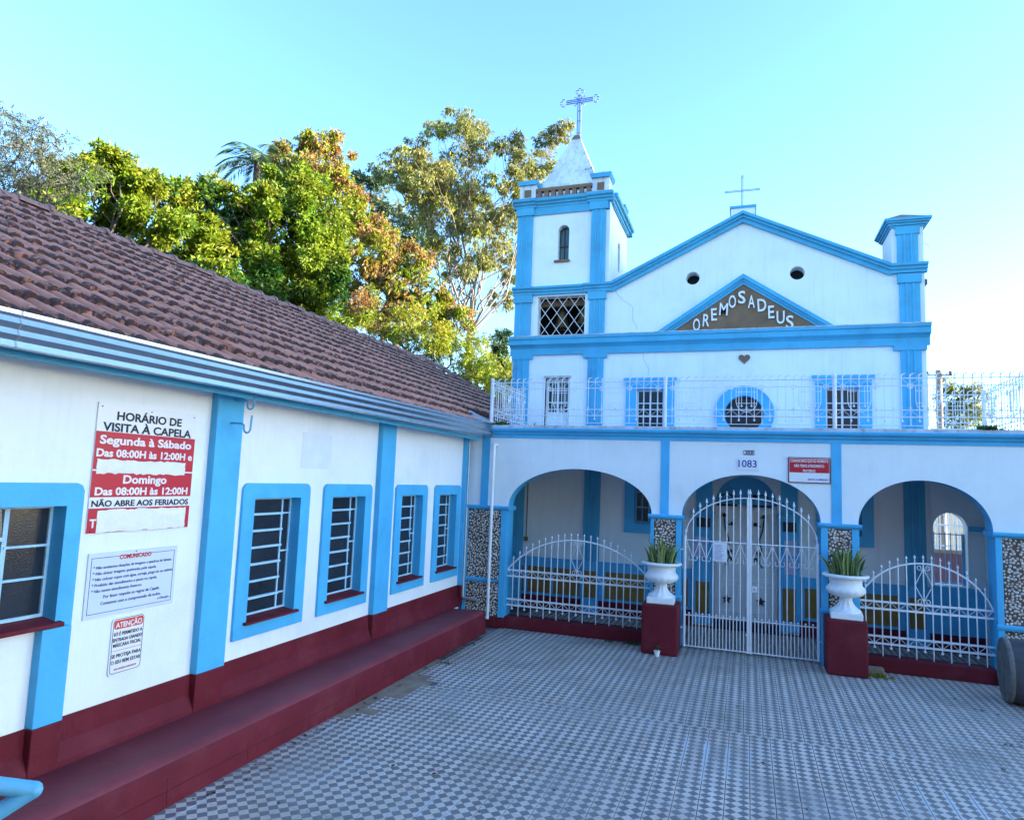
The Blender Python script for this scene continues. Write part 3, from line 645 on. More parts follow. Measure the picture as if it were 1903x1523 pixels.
# ================================================================== signs on the portico
def fboard(name, label, cat, x0, x1, z0, z1, m_, y=-.004, th=.012, rim=None):
    o = thing(name, label, cat, ((x0+x1)/2, y, z0)); w = (x1-x0)/2; h = z1-z0
    MB().box(-w, w, -th, .004, 0, h).build('board', m_, o, bevel=.0015)
    if rim: MB().ring([(-w-.006, -.006), (w+.006, -.006), (w+.006, h+.006), (-w-.006, h+.006)], [(-w+.006, .006), (w-.006, .006), (w-.006, h-.006), (-w+.006, h-.006)], 'y', -th-.003, .003).build('rim', rim, o)
    return o, w, h
o, w, h = fboard('fraternal_service_sign', 'red and white framed sign above the gate beside the blue strip', 'sign', 5.098, 5.645, 2.515, 2.87, 'sign_w', rim='maroon')
MB().box(-w+.012, w-.012, -.0145, -.0115, h*.40, h-.014).build('red_field', 'sign_r', o)
for t, f, wd, hh, mm in (('COMUNICAMOS QUE NO MOMENTO', .875, .50, .038, 'sign_w'), ('NÃO TEMOS ATENDIMENTO', .675, .395, .038, 'sign_w'), ('FRATERNO', .475, .165, .036, 'sign_w')): lettering(t, hh, mm, o, (0, -.016, h*f-hh/2), 'y', wd, .03)
lettering('GRATO A DIREÇÃO !', .028, 'ink_b', o, (w-.155, -.014, h*.135-.014), 'y', .275, .02)
o, w, h = fboard('house_number_plate', 'white plate with blue number 1083 above the gate', 'number plate', 4.388, 4.690, 2.668, 2.860, 'sign_w', th=.006)
lettering('1083', .105, 'ink_b', o, (-.005, -.008, .045), 'y', .255, .012)
o = thing('number_tiles', 'small navy enamel tiles spelling 1083 above the white plate', 'number plate', (4.555, -.004, 2.895))
for i, c in enumerate('1083'):
    q = MB().box(-.075+i*.038, -.041+i*.038, -.008, .004, 0, .068).build('enamel_tile', 'navy', o, bevel=.002); lettering(c, .046, 'sign_w', q, (-.058+i*.038, -.0095, .011), 'y', .02, .02)
# ================================================================== ironwork
def zz_path(us, z0, z1, x0=0): return [(u, z0 if i % 2 else z1) for i, u in enumerate(us)]
def spear(n=6, h=.075, r=.014): return [(.004, 0), (.009, .004), (.005, .012), (.006, .018), (r, .036), (.009, .052), (.001, h)]
def low_fence(label, x0, x1, nb, cz=1.462, ez=.93):
    t = thing('arched_fence', label, 'fence', ((x0+x1)/2, .09, .188), group='white iron fences under the side arches'); Z = -.188
    hw = (x1-x0)/2; sag = cz-ez; Rr = (hw*hw+sag*sag)/(2*sag)
    def az(u): return cz-Rr+math.sqrt(max(Rr*Rr-u*u, 0))
    for z, r in ((.917, .013), (.819, .013), (.452, .013), (.355, .013)): MB().box(-hw, hw, -r*.6, r*.6, z+Z-r, z+Z+r).build('rail', 'iron_w', t)
    MB().tube([(-hw+2*hw*i/30, 0, az(-hw+2*hw*i/30)+Z) for i in range(31)], .0125, 6).build('arched_rail', 'iron_w', t)
    dx = 2*hw/(nb+.75); us = [(-(nb-1)/2+i)*dx for i in range(nb)]
    for i, u in enumerate(us):
        top = az(u)+.045; b = MB()
        ball = (i % 2 == 0) == ((nb//2) % 2 == 0)
        zb = .30 if ball else .19
        b.tube([(0, 0, zb+Z), (0, 0, top+Z)], .0085, 6).lathe([(r, z) for r, z in spear(r=.0165)], 6, (0, 0, top+Z))
        if ball: b.ball((0, 0, zb+Z), .019, 8)
        for zc in ((.917, .355) if ball else (.819, .452)): b.lathe([(.010, -.018), (.019, -.012), (.010, 0), (.019, .012), (.010, .018)], 6, (0, 0, zc+Z))
        b.build('bar', 'iron_w', t, loc=(u, 0, 0))
    ue = [-hw]+us+[hw]
    for z0, z1, ph in ((.819, .917, 0), (.355, .452, 1)):
        MB().tube([(u, 0, (z0 if (i+ph) % 2 else z1)+Z) for i, u in enumerate(ue)], .0045, 5).build('zigzag', 'iron_w', t)
    s = MB()
    for sx in (-1, 1):
        s.tube([(0, -.004, 1.40+Z), (sx*.104, -.004, 1.176+Z), (0, -.004, .965+Z)], .0055, 5)
        for zc, sg_ in ((1.415, -1), (.955, 1)):
            s.tube([(sx*x, -.004, z+Z) for x, z in spiral(.045, zc-sg_*.0, .042, .012, 180, sg_*-430, 16)], .0055, 5)
    s.build('scroll_diamond', 'iron_w', t)
    return t
low_fence('white arched iron fence under the left arch between corner pier and gate pier', .80, 3.135, 21)
low_fence('white arched iron fence under the right arch beside the old barrel', 6.0, 7.60, 15, 1.47, .93)
# double gate
GT = thing('entrance_gate', 'white iron double gate with arched spear-topped leaves under the middle arch', 'gate', (4.563, .03, 0))
def gz(x): return 1.63+.625*math.sqrt(max(1-(x/.92)**2, 0))
for sx in (-1, 1):
    lf = MB().box(sx*.018-.0165, sx*.018+.0165, -.018, .018, .03, 2.255).build('leaf_stile', 'iron_w', GT)
    MB().tube([(sx*.918, 0, .03), (sx*.918, 0, 1.66)], .021, 10).build('hinge_post', 'iron_w', GT, smooth=True)
    MB().tube([(sx*(.918-.918*i/24), 0, gz(.918-.918*i/24)) for i in range(25)], .009, 6).build('arched_rail', 'iron_w', GT)
    for z, r in ((1.592, .009), (.491, .009), (.045, .010)): MB().tube([(sx*.02, -.004, z), (sx*.918, -.004, z)], r, 6).build('rail', 'iron_w', GT)
    us = [.125+.0965*i for i in range(8)]
    for u in us+[.012, .905]:
        top = gz(min(u, .87))+.045 if u < .9 else 1.69
        b = MB().tube([(0, 0, .045 if u in us else top-.09), (0, 0, top)], .0085, 6)
        b.lathe([(.006, 0), (.008, .01), (.0185, .022), (.012, .05), (.001, .092)], 6, (0, 0, top)); b.build('bar', 'iron_w', GT, loc=(sx*u, 0, 0))
    pku = [.077+.0965*i for i in range(9)]
    for u in pku: MB().tube([(0, 0, .045), (0, 0, .51)], .0075, 6).ball((0, 0, .52), .0155, 8).build('picket', 'iron_w', GT, loc=(sx*u, -.006, 0))
    s = MB()
    for i in range(0, 9):
        u = .028+.0965*i+.0
        a, c = (u, u+.0965)
        up, dn_ = (a, c) if i % 2 else (c, a)
        sgn = 1 if dn_ < up else -1
        pts = [(up, 1.575), (dn_+sgn*.012, 1.36)] + [(dn_+sgn*.034+.030*math.cos(q)*-sgn, 1.33+.036*math.sin(q)) for q in [R(a_) for a_ in (0, -40, -80, -120, -160, -200, -240)]]
        s.tube([(sx*x, -.009, z) for x, z in pts], .005, 5)
        s.tube([(sx*(up+.028*math.cos(R(a_))*sgn*-1), -.009, 1.552+.018*math.sin(R(a_))) for a_ in (0, -60, -120, -180)], .004, 5)
    s.build('scrollwork', 'iron_w', GT)
    for z in (1.45, .3): MB().tube([(sx*.918, 0, z), (sx*.99, .0, z)], .012, 6).build('hinge', 'iron_w', GT)
lk = MB().box(.035, .105, -.028, .02, .905, .985).build('lock_box', 'iron_w', GT, bevel=.004); MB().lathe([(.020, -.034), (.020, -.028)], 12, (.068, 0, .945), axis='y').build('keyhole_plate', 'zinc', lk)
MB().box(-.05, -.02, -.024, .016, .28, .30).build('drop_bolt', 'iron_w', GT)
np_ = thing('gate_notice', 'white printed notice tied to the left gate leaf', 'paper', (4.147, .015, 1.31))
MB().box(-.098, .098, -.010, -.008, 0, .275).build('sheet', 'paper', np_)
for i in range(13): MB().box(-.075, -.075+random.uniform(.09, .15), -.0112, -.0102, .025+i*.0175, .030+i*.0175).build('text_line', 'ink_b', np_)
# terrace railings
ZR = dict(b=3.35, r4=3.468, r3=3.568, r2=3.912, r1=4.017, top=4.05)
BARS = {}
def rail_bar(kind):
    if kind in BARS: return BARS[kind]
    b = MB(); z0 = 3.345 if kind != 'ball' else 3.42
    b.tube([(0, 0, z0), (0, 0, 4.035)], .0058, 6)
    b.tube([(0, 0, 4.03), (0, 0, 4.055), (.012, 0, 4.072), (.034, 0, 4.080), (.058, 0, 4.090)], [.008, .010, .010, .008, .003], 6)
    if kind == 'ball': b.ball((0, 0, 3.412), .016, 8)
    if kind == 'odd': b.lathe([(.006, -.02), (.017, -.012), (.006, 0), (.017, .012), (.006, .02)], 6, (0, 0, 3.59))
    if kind == 'ring':
        b.lathe([(.006, -.02), (.017, -.012), (.006, 0), (.017, .012), (.006, .02)], 6, (0, 0, 3.59)); b.tube([(.036*math.cos(R(a)), 0, 3.905+.036*math.sin(R(a))) for a in range(0, 360, 30)], .005, 5, closed=True); b.ball((0, 0, 3.885), .016, 6)
    BARS[kind] = b.mesh('bar', [MAT['iron_w']]); return BARS[kind]
def rail_post(parent, u):
    b = MB().tube([(0, 0, 3.27), (0, 0, 4.05)], .029, 10).lathe([(.029, 0), (.036, .008), (.036, .02), (.029, .026), (.034, .034), (.034, .044), (.022, .06), (.004, .072)], 10, (0, 0, 4.03))
    b.build('post', 'iron_w', parent, smooth=True, loc=(u, 0, 0))
def railing(label, p0, p1, n, posts=(1, 0)):
    d = Vector((p1[0]-p0[0], p1[1]-p0[1])); Ln = d.length
    t = thing('terrace_railing', label, 'railing', (p0[0], p0[1], 0), math.atan2(d.y, d.x), group='white terrace railings')
    for k, r in (('r1', .0085), ('r2', .0065), ('r3', .0075), ('r4', .0085), ('b', .005)): MB().tube([(0, 0, ZR[k]), (Ln, 0, ZR[k])], r, 6).build('rail', 'iron_w', t)
    s = Ln/n
    for i in range(1, n):
        kind = 'ball' if i % 2 == 0 else ('ring' if i % 4 == 1 else 'odd')
        link('bar', rail_bar(kind), t, (i*s, 0, 0))
    for a, b, ph in (('r2', 'r1', 0), ('r4', 'r3', 1)):
        MB().tube([(i*s, .0, ZR[a] if (i+ph) % 2 else ZR[b]) for i in range(n+1)], .0036, 4).build('zigzag', 'iron_w', t)
    for i in range(3, n-1, 8):
        c = i*s; w = .148; sh = MB()
        pts = [(c-w, 0, 3.905), (c-w, 0, 3.70)] + [(c+w*math.cos(R(a)), 0, 3.70+.165*math.sin(R(a))) for a in range(190, 360, 17)] + [(c+w, 0, 3.70), (c+w, 0, 3.905)]
        sh.tube(pts, .0052, 5)
        for z in (3.837, 3.666): sh.tube([(c-w, 0, z), (c+w, 0, z)], .0045, 5)
        for sx in (-1, 1): sh.tube([(c+sx*.070, 0, 3.905), (c+sx*.070, 0, 3.63)], .0045, 5).ball((c+sx*.07, 0, 3.624), .014, 6)
        sh.build('shield_ornament', 'iron_w', t)
    for q, u in zip(posts, (0, Ln)):
        if q: rail_post(t, u)
    return t
railing('white terrace railing on the cornice, stretch above the left arch', (.43, 0), (3.32, 0), 26)
railing('white terrace railing on the cornice, stretch above the gate', (3.32, 0), (5.715, 0), 22)
railing('white terrace railing on the cornice, stretch above the right arch', (5.715, 0), (8.06, 0), 22, (1, 1))
railing('white side railing running back to the chapel tower at the left terrace edge', (.43, 1.88), (.43, 0), 18, (0, 0))
railing('white side railing running back along the right terrace edge', (8.06, 1.84), (8.06, 0), 16, (1, 0))
railing('white back railing between chapel corner and right terrace post', (7.32, 1.84), (8.06, 1.84), 7, (0, 0))
# ================================================================== CHAPEL
CH = thing('chapel', 'white chapel with sky blue trim, square bell tower and pedimented front', 'building', (0, 0, 0))
YC = 1.90
fw = MB().prism([(2.0, 0), (7.305, 0), (7.305, 6.22), (6.78, 6.20), (4.45, 7.30), (2.10, 6.14), (2.0, 6.14)], 'y', YC, YC+.25).build('front_wall', 'white2', CH)
def arch_poly(x0, x1, z0, zs, n=16): c, r = (x0+x1)/2, (x1-x0)/2; return [(x0, z0), (x1, z0)] + arc(c, zs, r, r, 0, 180, n)
ct = MB()
OC = (4.472, 3.70)
ct.prism(arc(OC[0], OC[1], .335, .335, 0, 360, 40)[:-1], 'y', YC-.2, YC+.16)
for hx, hz in ((3.571, 6.221), (5.354, 6.202)): ct.prism(arc(hx, hz, .122, .122, 0, 360, 28)[:-1], 'y', YC-.2, YC+.6)
for x0, x1 in ((2.574, 3.08), (5.788, 6.318)): ct.box(x0, x1, YC-.2, YC+.6, 3.40, 4.158)
for x0, x1 in ((2.576, 3.10), (5.80, 6.315)): ct.box(x0, x1, YC-.2, YC+.6, 1.69, 2.55)
ct.prism(arch_poly(3.99, 5.02, .15, 2.10), 'y', YC-.2, YC+.16)
cut(fw, ct)
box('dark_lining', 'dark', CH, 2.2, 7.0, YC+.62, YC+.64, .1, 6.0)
MB().box(2.0, 2.25, YC+.25, 13, 0, 6.05).build('nave_wall', 'white2', CH); MB().box(7.055, 7.305, YC+.25, 13, 0, 6.05).build('nave_wall', 'white2', CH)
MB().box(2.25, 7.055, 12.75, 13, 0, 6.05).build('nave_wall', 'white2', CH)
MB().prism([(1.9, 6.0), (4.45, 7.1), (7.4, 5.95), (7.4, 6.03), (4.45, 7.2), (1.9, 6.08)], 'y', YC+.25, 13.2).build('roof', 'roofing', CH)
# tower shell
TX0, TX1, TY1, TZ = .10, 2.0, 3.85, 7.95
tf_ = MB().box(TX0, TX1, YC, YC+.2, 0, TZ).build('tower_front', 'white2', CH)
ct = MB().prism(arch_poly(.962, 1.188, 6.745, 7.355, 12), 'y', YC-.2, YC+.5)
ct.box(.592, 1.545, YC-.2, YC+.5, 5.21, 6.025); ct.box(.80, 1.29, YC-.2, YC+.14, 3.2, 4.39)
cut(tf_, ct)
tr = MB().box(TX1-.2, TX1, YC+.2, TY1, 0, TZ).build('tower_side', 'white2', CH)
cut(tr, MB().prism([(2.78, 6.745), (3.0, 6.745)]+arc(2.89, 7.25, .11, .11, 0, 180, 10), 'x', 1.5, 2.3))
MB().box(TX0, TX0+.2, YC+.2, TY1, 0, TZ).build('tower_side', 'white2', CH); MB().box(TX0+.2, TX1-.2, TY1-.2, TY1, 0, TZ).build('tower_back', 'white2', CH)
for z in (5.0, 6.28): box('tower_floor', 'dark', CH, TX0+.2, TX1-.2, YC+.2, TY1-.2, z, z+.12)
box('headstock_beam', 'brown', CH, TX0+.2, TX1-.2, YC+.30, YC+.42, 5.90, 6.02)
box('belfry_shade_sheet', 'dark', CH, TX0+.21, TX1-.21, TY1-.9, TY1-.88, 5.12, 6.28)  # near-black sheet added inside so the belfry reads as unlit
# bells
for bx, s_, lb in ((.98, 1.0, 'larger bronze bell on the left behind the tower lattice'), (1.42, .82, 'smaller bronze bell on the right behind the tower lattice')):
    b = thing('bell', lb, 'bell', (bx, YC+.42, 5.46+(.06 if s_ < 1 else 0)), group='bells in the tower'); 
    MB().lathe([(.001, .36*s_), (.06*s_, .36*s_), (.085*s_, .32*s_), (.10*s_, .22*s_), (.13*s_, .10*s_), (.175*s_, .02*s_), (.185*s_, 0), (.15*s_, .0), (.10*s_, .12*s_)], 20).build('bell_body', 'bronze', b, smooth=True)
    MB().tube([(0, 0, .3*s_), (0, 0, .0)], .012, 6).ball((0, 0, -.01), .03*s_, 8).build('clapper', 'iron_d', b); MB().tube([(0, 0, .35*s_), (0, 0, .50)], .02, 6).build('hanger', 'iron_d', b)
# lattice
la = MB(); x0, x1, z0, z1 = .592, 1.545, 5.21, 6.025; dx = (x1-x0)/4.0; dz = (z1-z0)/2.5
def clip(p, q):
    P = Vector(p); D = Vector(q)-P; t0, t1 = 0., 1.
    for a, lo, hi in ((0, x0, x1), (1, z0, z1)):
        if abs(D[a]) < 1e-9: continue
        u, v = (lo-P[a])/D[a], (hi-P[a])/D[a]; t0 = max(t0, min(u, v)); t1 = min(t1, max(u, v))
    return (P+D*t0, P+D*t1) if t1 > t0+1e-3 else None
for i in range(-4, 9):
    for s_ in (1, -1):
        a = (x0+.02+i*dx, z0) if s_ == 1 else (x0+.02+i*dx, z0); L_ = 5*dz
        r = clip(a, (a[0]+s_*dx/dz*2.5*dz*1.0, z1))
        if r: MB().tube([(r[0].x, YC+.05, r[0].y), (r[1].x, YC+.05, r[1].y)], .0060, 5).build('lattice_bar', 'iron_w', CH)
# pilasters, caps
def pil(a, b, z0, z1, ribs=3, d=.045):
    w = (b-a); g = .012; n = ribs; sec = [(a, YC), (a, YC-d)]
    for i in range(1, n):
        x = a+w*i/n; sec += [(x-.018, YC-d), (x-.010, YC-d-.018), (x+.010, YC-d-.018), (x+.018, YC-d)]
    sec += [(b, YC-d), (b, YC)]
    return MB().prism(sec, 'z', z0, z1).build('pilaster', 'blue2', CH)
def cap(a, b, z0, z1, d=.075, guttae=True):
    c = MB().box(a, b, YC-d, YC, z0, z1); n = 3
    c.build('pilaster_cap', 'blue2', CH, bevel=.004)
for a, b in ((.125, .455), (1.64, 1.942), (6.925, 7.225)):
    pil(a, b, .96, 4.765); 
    pil(a, b, 5.198, 5.905)
    cap(a-.03, b+.025, 5.905, 6.06)
pil(.11, .432, 6.215, 7.705); pil(1.637, 1.925, 6.215, 7.705); cap(.085, .46, 7.706, 7.86); cap(1.60, 1.955, 7.706, 7.86)
for a, b in ((.095, .525), (1.545, 2.01), (6.82, 7.306)): cap(a, b, 4.766, 4.846, .06)
# mouldings: profile (out, z)
def mould(name, prof, x0, x1, m_='blue2', par=None, y=YC): return MB().prism([(y-a, z) for a, z in prof], 'x', x0, x1).build(name, m_, par or CH)
mould('main_cornice', [(0, 4.847), (.05, 4.847), (.05, 4.975), (.065, 4.985), (.075, 5.0), (.10, 5.015), (.145, 5.04), (.15, 5.13), (.175, 5.14), (.18, 5.185), (.17, 5.197), (0, 5.21)], .06, 7.35)
mould('cornice_lip', [(0, 5.211), (.182, 5.186), (.186, 5.192), (.184, 5.204), (0, 5.222)], .055, 7.355, 'curb')
band = [(0, 6.055), (.05, 6.058), (.055, 6.10), (.085, 6.115), (.09, 6.15), (.13, 6.165), (.135, 6.205), (0, 6.212)]
mould('tower_band', band, .07, 2.085)
for a, b in ((.08, .50), (1.53, 2.08)): mould('band_break', [(p+.028, z+.004) for p, z in band if p > 0]+[(0, 6.217), (0, 6.054)], a, b)
mould('turret_band', [(p+.02, z+.02) for p, z in band if p > 0]+[(0, 6.236), (0, 6.07)], 6.80, 7.335)
top = [(0, 7.86), (.045, 7.86), (.05, 7.90), (.085, 7.915), (.09, 7.945), (.135, 7.965), (.145, 8.015), (.135, 8.025), (0, 8.03)]
mould('tower_cornice', top, .02, 2.075); box('tower_frieze', 'blue2', CH, .10, 2.0, YC-.035, YC, 7.706, 7.86)
for a, b in ((.04, .50), (1.55, 2.06)): mould('cornice_break', [(p+.028, z+.004) for p, z in top if p > 0]+[(0, 8.036), (0, 7.858)], a, b)
for X, sg_ in ((2.0, 1), (.10, -1)):
    MB().prism([(X+sg_*(a-.002), z) for a, z in top], 'y', YC+.002, TY1+.10).build('tower_cornice', 'blue2', CH)
    MB().box(min(X, X+sg_*.03), max(X, X+sg_*.03), YC+.2, TY1, 7.83, 7.858).build('tower_frieze', 'blue2', CH)
MB().box(.0, 2.1, TY1, TY1+.1, 7.86, 8.02).build('tower_cornice', 'blue2', CH)
MB().box(TX0+.01, TX1-.01, YC+.01, TY1-.01, TZ+.0, 8.028).build('tower_top', 'curb', CH)
# tower corner turrets
def turret(cx, cy, w=.335, z0=8.03, z1=8.36):
    t = MB().box(cx-w/2, cx+w/2, cy-w/2, cy+w/2, z0, z1).build('corner_turret', 'spire', CH)
    e = w/2+.045
    MB().prism([(cx-w/2-.012, z1), (cx+w/2+.012, z1), (e+cx, z1+.05), (e+cx, z1+.09), (cx-e, z1+.09), (cx-e, z1+.05)], 'y', cy-e, cy+e).build('turret_cap', 'blue2', t)
    MB().add([(cx-e+.02, cy-e+.02, z1+.09), (cx+e-.02, cy-e+.02, z1+.09), (cx+e-.02, cy+e-.02, z1+.09), (cx-e+.02, cy+e-.02, z1+.09), (cx, cy, z1+.20)], [(0, 1, 4), (1, 2, 4), (2, 3, 4), (3, 0, 4)]).build('turret_roof', 'brown', t)
    MB().box(cx-.07, cx+.07, cy-w/2-.012, cy-w/2+.01, z0+.08, z0+.235).build('brown_plaque', 'brown', t)
for cx, cy in ((.295, YC+.16), (1.80, YC+.16), (.295, TY1-.17), (1.80, TY1-.17)): turret(cx, cy)
# balustrade
def balus(p0, p1, n):
    d = Vector(p1)-Vector(p0); L_ = d.length; t = link('balustrade', None, CH, (p0[0], p0[1], 0), (0, 0, math.atan2(d.y, d.x)))
    t.parent = CH
    MB().box(0, L_, -.05, .05, 8.205, 8.27).build('handrail', 'brown', t); MB().box(0, L_, -.05, .05, 8.036, 8.085).build('bottom_rail', 'brown', t)
    for i in range(n): u = L_*(i+.5)/n; MB().box(u-.042, u+.042, -.04, .04, 8.085, 8.205).build('baluster', 'brown', t)
balus((.47, YC+.02), (1.63, YC+.02), 8); balus((TX1-.12, YC+.34), (TX1-.12, TY1-.34), 8); balus((TX0+.12, YC+.34), (TX0+.12, TY1-.34), 8)
# spire
cx, cy = 1.045, 2.86
def pyr(h0, z0, h1, z1): return MB().add([(cx+a*h0, cy+b*h0, z0) for a, b in ((-1,-1),(1,-1),(1,1),(-1,1))]+[(cx+a*h1, cy+b*h1, z1) for a, b in ((-1,-1),(1,-1),(1,1),(-1,1))], [(0,3,2,1),(4,5,6,7)]+[(i, (i+1)%4, (i+1)%4+4, i+4) for i in range(4)])
ps = pyr(.80, 8.03, .62, 8.42); ps.add(*[(lambda q: (q.v, q.f))(pyr(.62, 8.42, .10, 9.70))][0]); SPI = ps.build('spire', 'spire', CH)
pyr(.105, 9.70, .055, 9.82).build('spire_cap', 'brown', SPI)
# big ornamental cross
CR = link('tower_cross', None, CH, (1.075, cy, 9.82)); 
c = MB(); r = .0115; hz = .80; w = .038
for x in (-w, 0, w): c.tube([(x, 0, -.02), (x, 0, .96 if x == 0 else .95)], r*.9, 5)
for z in (.07, .34, .57, .93): c.tube([(-w, 0, z), (w, 0, z)], r*.8, 5)
for z in (-w, 0, w): c.tube([(-.30, 0, hz+z), (.30, 0, hz+z)], r, 5)
for x in (-.165, .165): c.tube([(x, 0, hz-w), (x, 0, hz+w)], r, 5)
c.build('cross_bars', 'cross', CR)
tf3 = MB()
for (bx, bz, an) in ((0, .95, 90), (-.30, hz, 180), (.30, hz, 0)):
    for da, off in ((0, .105), (75, .075), (-75, .075)):
        q = R(an+da); ux, uz = math.cos(R(an)), math.sin(R(an)); px, pz = bx+ux*.045, bz+uz*.045
        ccx, ccz = px+math.cos(q)*.055, pz+math.sin(q)*.055
        tf3.tube([(ccx+.034*math.cos(q+R(a)), 0, ccz+.034*math.sin(q+R(a))) for a in range(-125, 126, 25)], r*.9, 5)
for sx in (-1, 1):
    for sz in (-1, 1): tf3.tube([(sx*w, 0, hz+sz*w), (sx*.085, 0, hz+sz*.088), (sx*.115, 0, hz+sz*.092), (sx*.105, 0, hz+sz*.115)], r*.8, 5)
tf3.build('trefoil_ends', 'cross', CR)
# pediment raking cornice
def rake(name, pts, th, outs, par=CH):
    for i, (a, b, d) in enumerate(outs):
        up = [(x, z-a) for x, z in pts]; lo = [(x, z-b) for x, z in pts]
        MB().prism(lo+up[::-1], 'y', YC-d, YC-.001*i-.0).build(name, 'blue2', par)
RK = [(2.075, 6.222), (4.445, 7.378), (6.80, 6.235)]
rake('raking_cornice', RK, .18, ((0, .055, .15), (.0555, .105, .105), (.1055, .185, .065)))
MB().prism([(2.0, 6.23), (4.445, 7.41), (6.8, 6.26), (6.8, 6.22), (4.445, 7.36), (2.0, 6.20)], 'y', YC-.02, YC+.28).build('parapet_coping', 'curb', CH)
pd_ = box('apex_pedestal', 'white2', CH, 4.235, 4.655, YC-.02, YC+.34, 7.25, 7.47); MB().box(4.215, 4.675, YC-.04, YC+.36, 7.47, 7.515).build('pedestal_top', 'blue2', pd_)
X2 = link('gable_cross', None, CH, (4.43, YC+.1, 7.515)); c = MB()
for x in (-.011, .011): c.tube([(x, 0, -.01), (x, 0, .60)], .006, 5)
for z in (-.011, .011): c.tube([(-.28, 0, .335+z), (.28, 0, .335+z)], .006, 5)
for bx, bz in ((0, .61), (-.29, .335), (.29, .335)): c.tube([(bx+.016*math.cos(R(a)), 0, bz+.016*math.sin(R(a))) for a in range(0, 360, 45)], .006, 5, closed=True)
c.build('cross_bars', 'cross', X2)
# inner pediment with lettering
PI_ = [(2.943, 5.222), (4.454, 6.225), (5.935, 5.215)]
IN = [(3.206, 5.212), (4.454, 6.047), (5.686, 5.212)]
PN = MB().prism(IN, 'y', YC-.012, YC).build('pediment_panel', 'brown', CH)
def quadrake(o3, i3, d, y1=YC):
    mb = MB(); mb.prism([o3[0], i3[0], i3[1], o3[1]], 'y', YC-d, y1); mb.prism([o3[1], i3[1], i3[2], o3[2]], 'y', YC-d, y1); return mb
mid = [tuple(a*.55+b*.45 for a, b in zip(p, q)) for p, q in zip(PI_, IN)]; m2 = [tuple(a*.3+b*.7 for a, b in zip(p, q)) for p, q in zip(PI_, IN)]
quadrake(PI_, mid, .085).build('pediment_moulding', 'blue2', PN); quadrake(mid, m2, .055).build('pediment_moulding', 'blue2', PN); quadrake(m2, IN, .03).build('pediment_moulding', 'blue2', PN)
LT = [('O', 3.649, 5.332), ('R', 3.812, 5.411), ('E', 3.958, 5.512), ('M', 4.113, 5.600), ('O', 4.269, 5.734), ('S', 4.430, 5.805), ('A', 4.592, 5.716), ('D', 4.774, 5.645), ('E', 4.926, 5.512), ('U', 5.076, 5.410), ('S', 5.225, 5.320)]
for chx, x, z in LT:
    wd = {'O': .125, 'R': .115, 'E': .10, 'M': .145, 'S': .125, 'A': .115, 'D': .145, 'U': .13}[chx]
    lettering(chx, .225, 'sign_w', PN, (x, YC-.032, z-.1125), 'y', wd, .015, .018, 'letter', {'R': 4, 'M': 4, 'D': -3, 'E': -2}.get(chx, 0))
# heart
ht = [(.098*math.sin(t)**3, .006*(13*math.cos(t)-5*math.cos(2*t)-2*math.cos(3*t)-math.cos(4*t))) for t in [2*math.pi*i/40 for i in range(40)]]
MB().prism([(4.476+a, 4.69+b) for a, b in ht], 'y', YC-.022, YC).build('heart_emblem', 'brown', CH)
# deep round vents get dark discs at the back
for hx, hz in ((3.571, 6.221), (5.354, 6.202)): MB().prism(arc(hx, hz, .12, .12, 0, 360, 24)[:-1], 'y', YC+.26, YC+.27).build('vent_back', 'dark', CH)
# cracks in the render
for pts in ([(2.15, 6.04), (2.19, 5.97), (2.31, 5.86), (2.47, 5.74), (2.48, 5.62), (2.47, 5.48), (2.55, 5.36), (2.58, 5.22)], [(2.69, 4.84), (2.70, 4.72), (2.76, 4.60), (2.80, 4.50), (2.77, 4.38)]):
    q = []
    for a, b in zip(pts, pts[1:]):
        for t in (0, .5): q.append((a[0]+(b[0]-a[0])*t+random.uniform(-.008, .008), YC-.0015, a[1]+(b[1]-a[1])*t))
    MB().tube(q, .0035, 4).build('crack', 'crack', CH)
# right turret
TU = MB().box(6.825, 7.30, YC-.0, 2.70, 6.10, 6.90).build('gable_turret', 'white2', CH)
pil(6.905, 7.212, 6.235, 6.745); cap(6.88, 7.24, 6.745, 6.875, .06)
e = .0
for i, (d, z0, z1) in enumerate(((.03, 6.875, 6.905), (.055, 6.905, 6.945), (.085, 6.945, 6.975), (.11, 6.975, 7.02))): MB().box(6.825-d, 7.30+d, YC-d, 2.70+d, z0+.0005, z1).build('turret_cap', 'blue2', TU)
MB().add([(6.73, YC-.09, 7.021), (7.395, YC-.09, 7.021), (7.395, 2.79, 7.021), (6.73, 2.79, 7.021), (7.06, 2.3, 7.26)], [(0, 1, 4), (1, 2, 4), (2, 3, 4), (3, 0, 4)]).build('turret_roof', 'brown', TU)
MB().tube([(7.30, 2.0, 6.60), (7.35, 2.0, 6.61), (7.385, 2.0, 6.585), (7.395, 2.0, 6.53)], .009, 6).build('hook', 'pvc', TU)
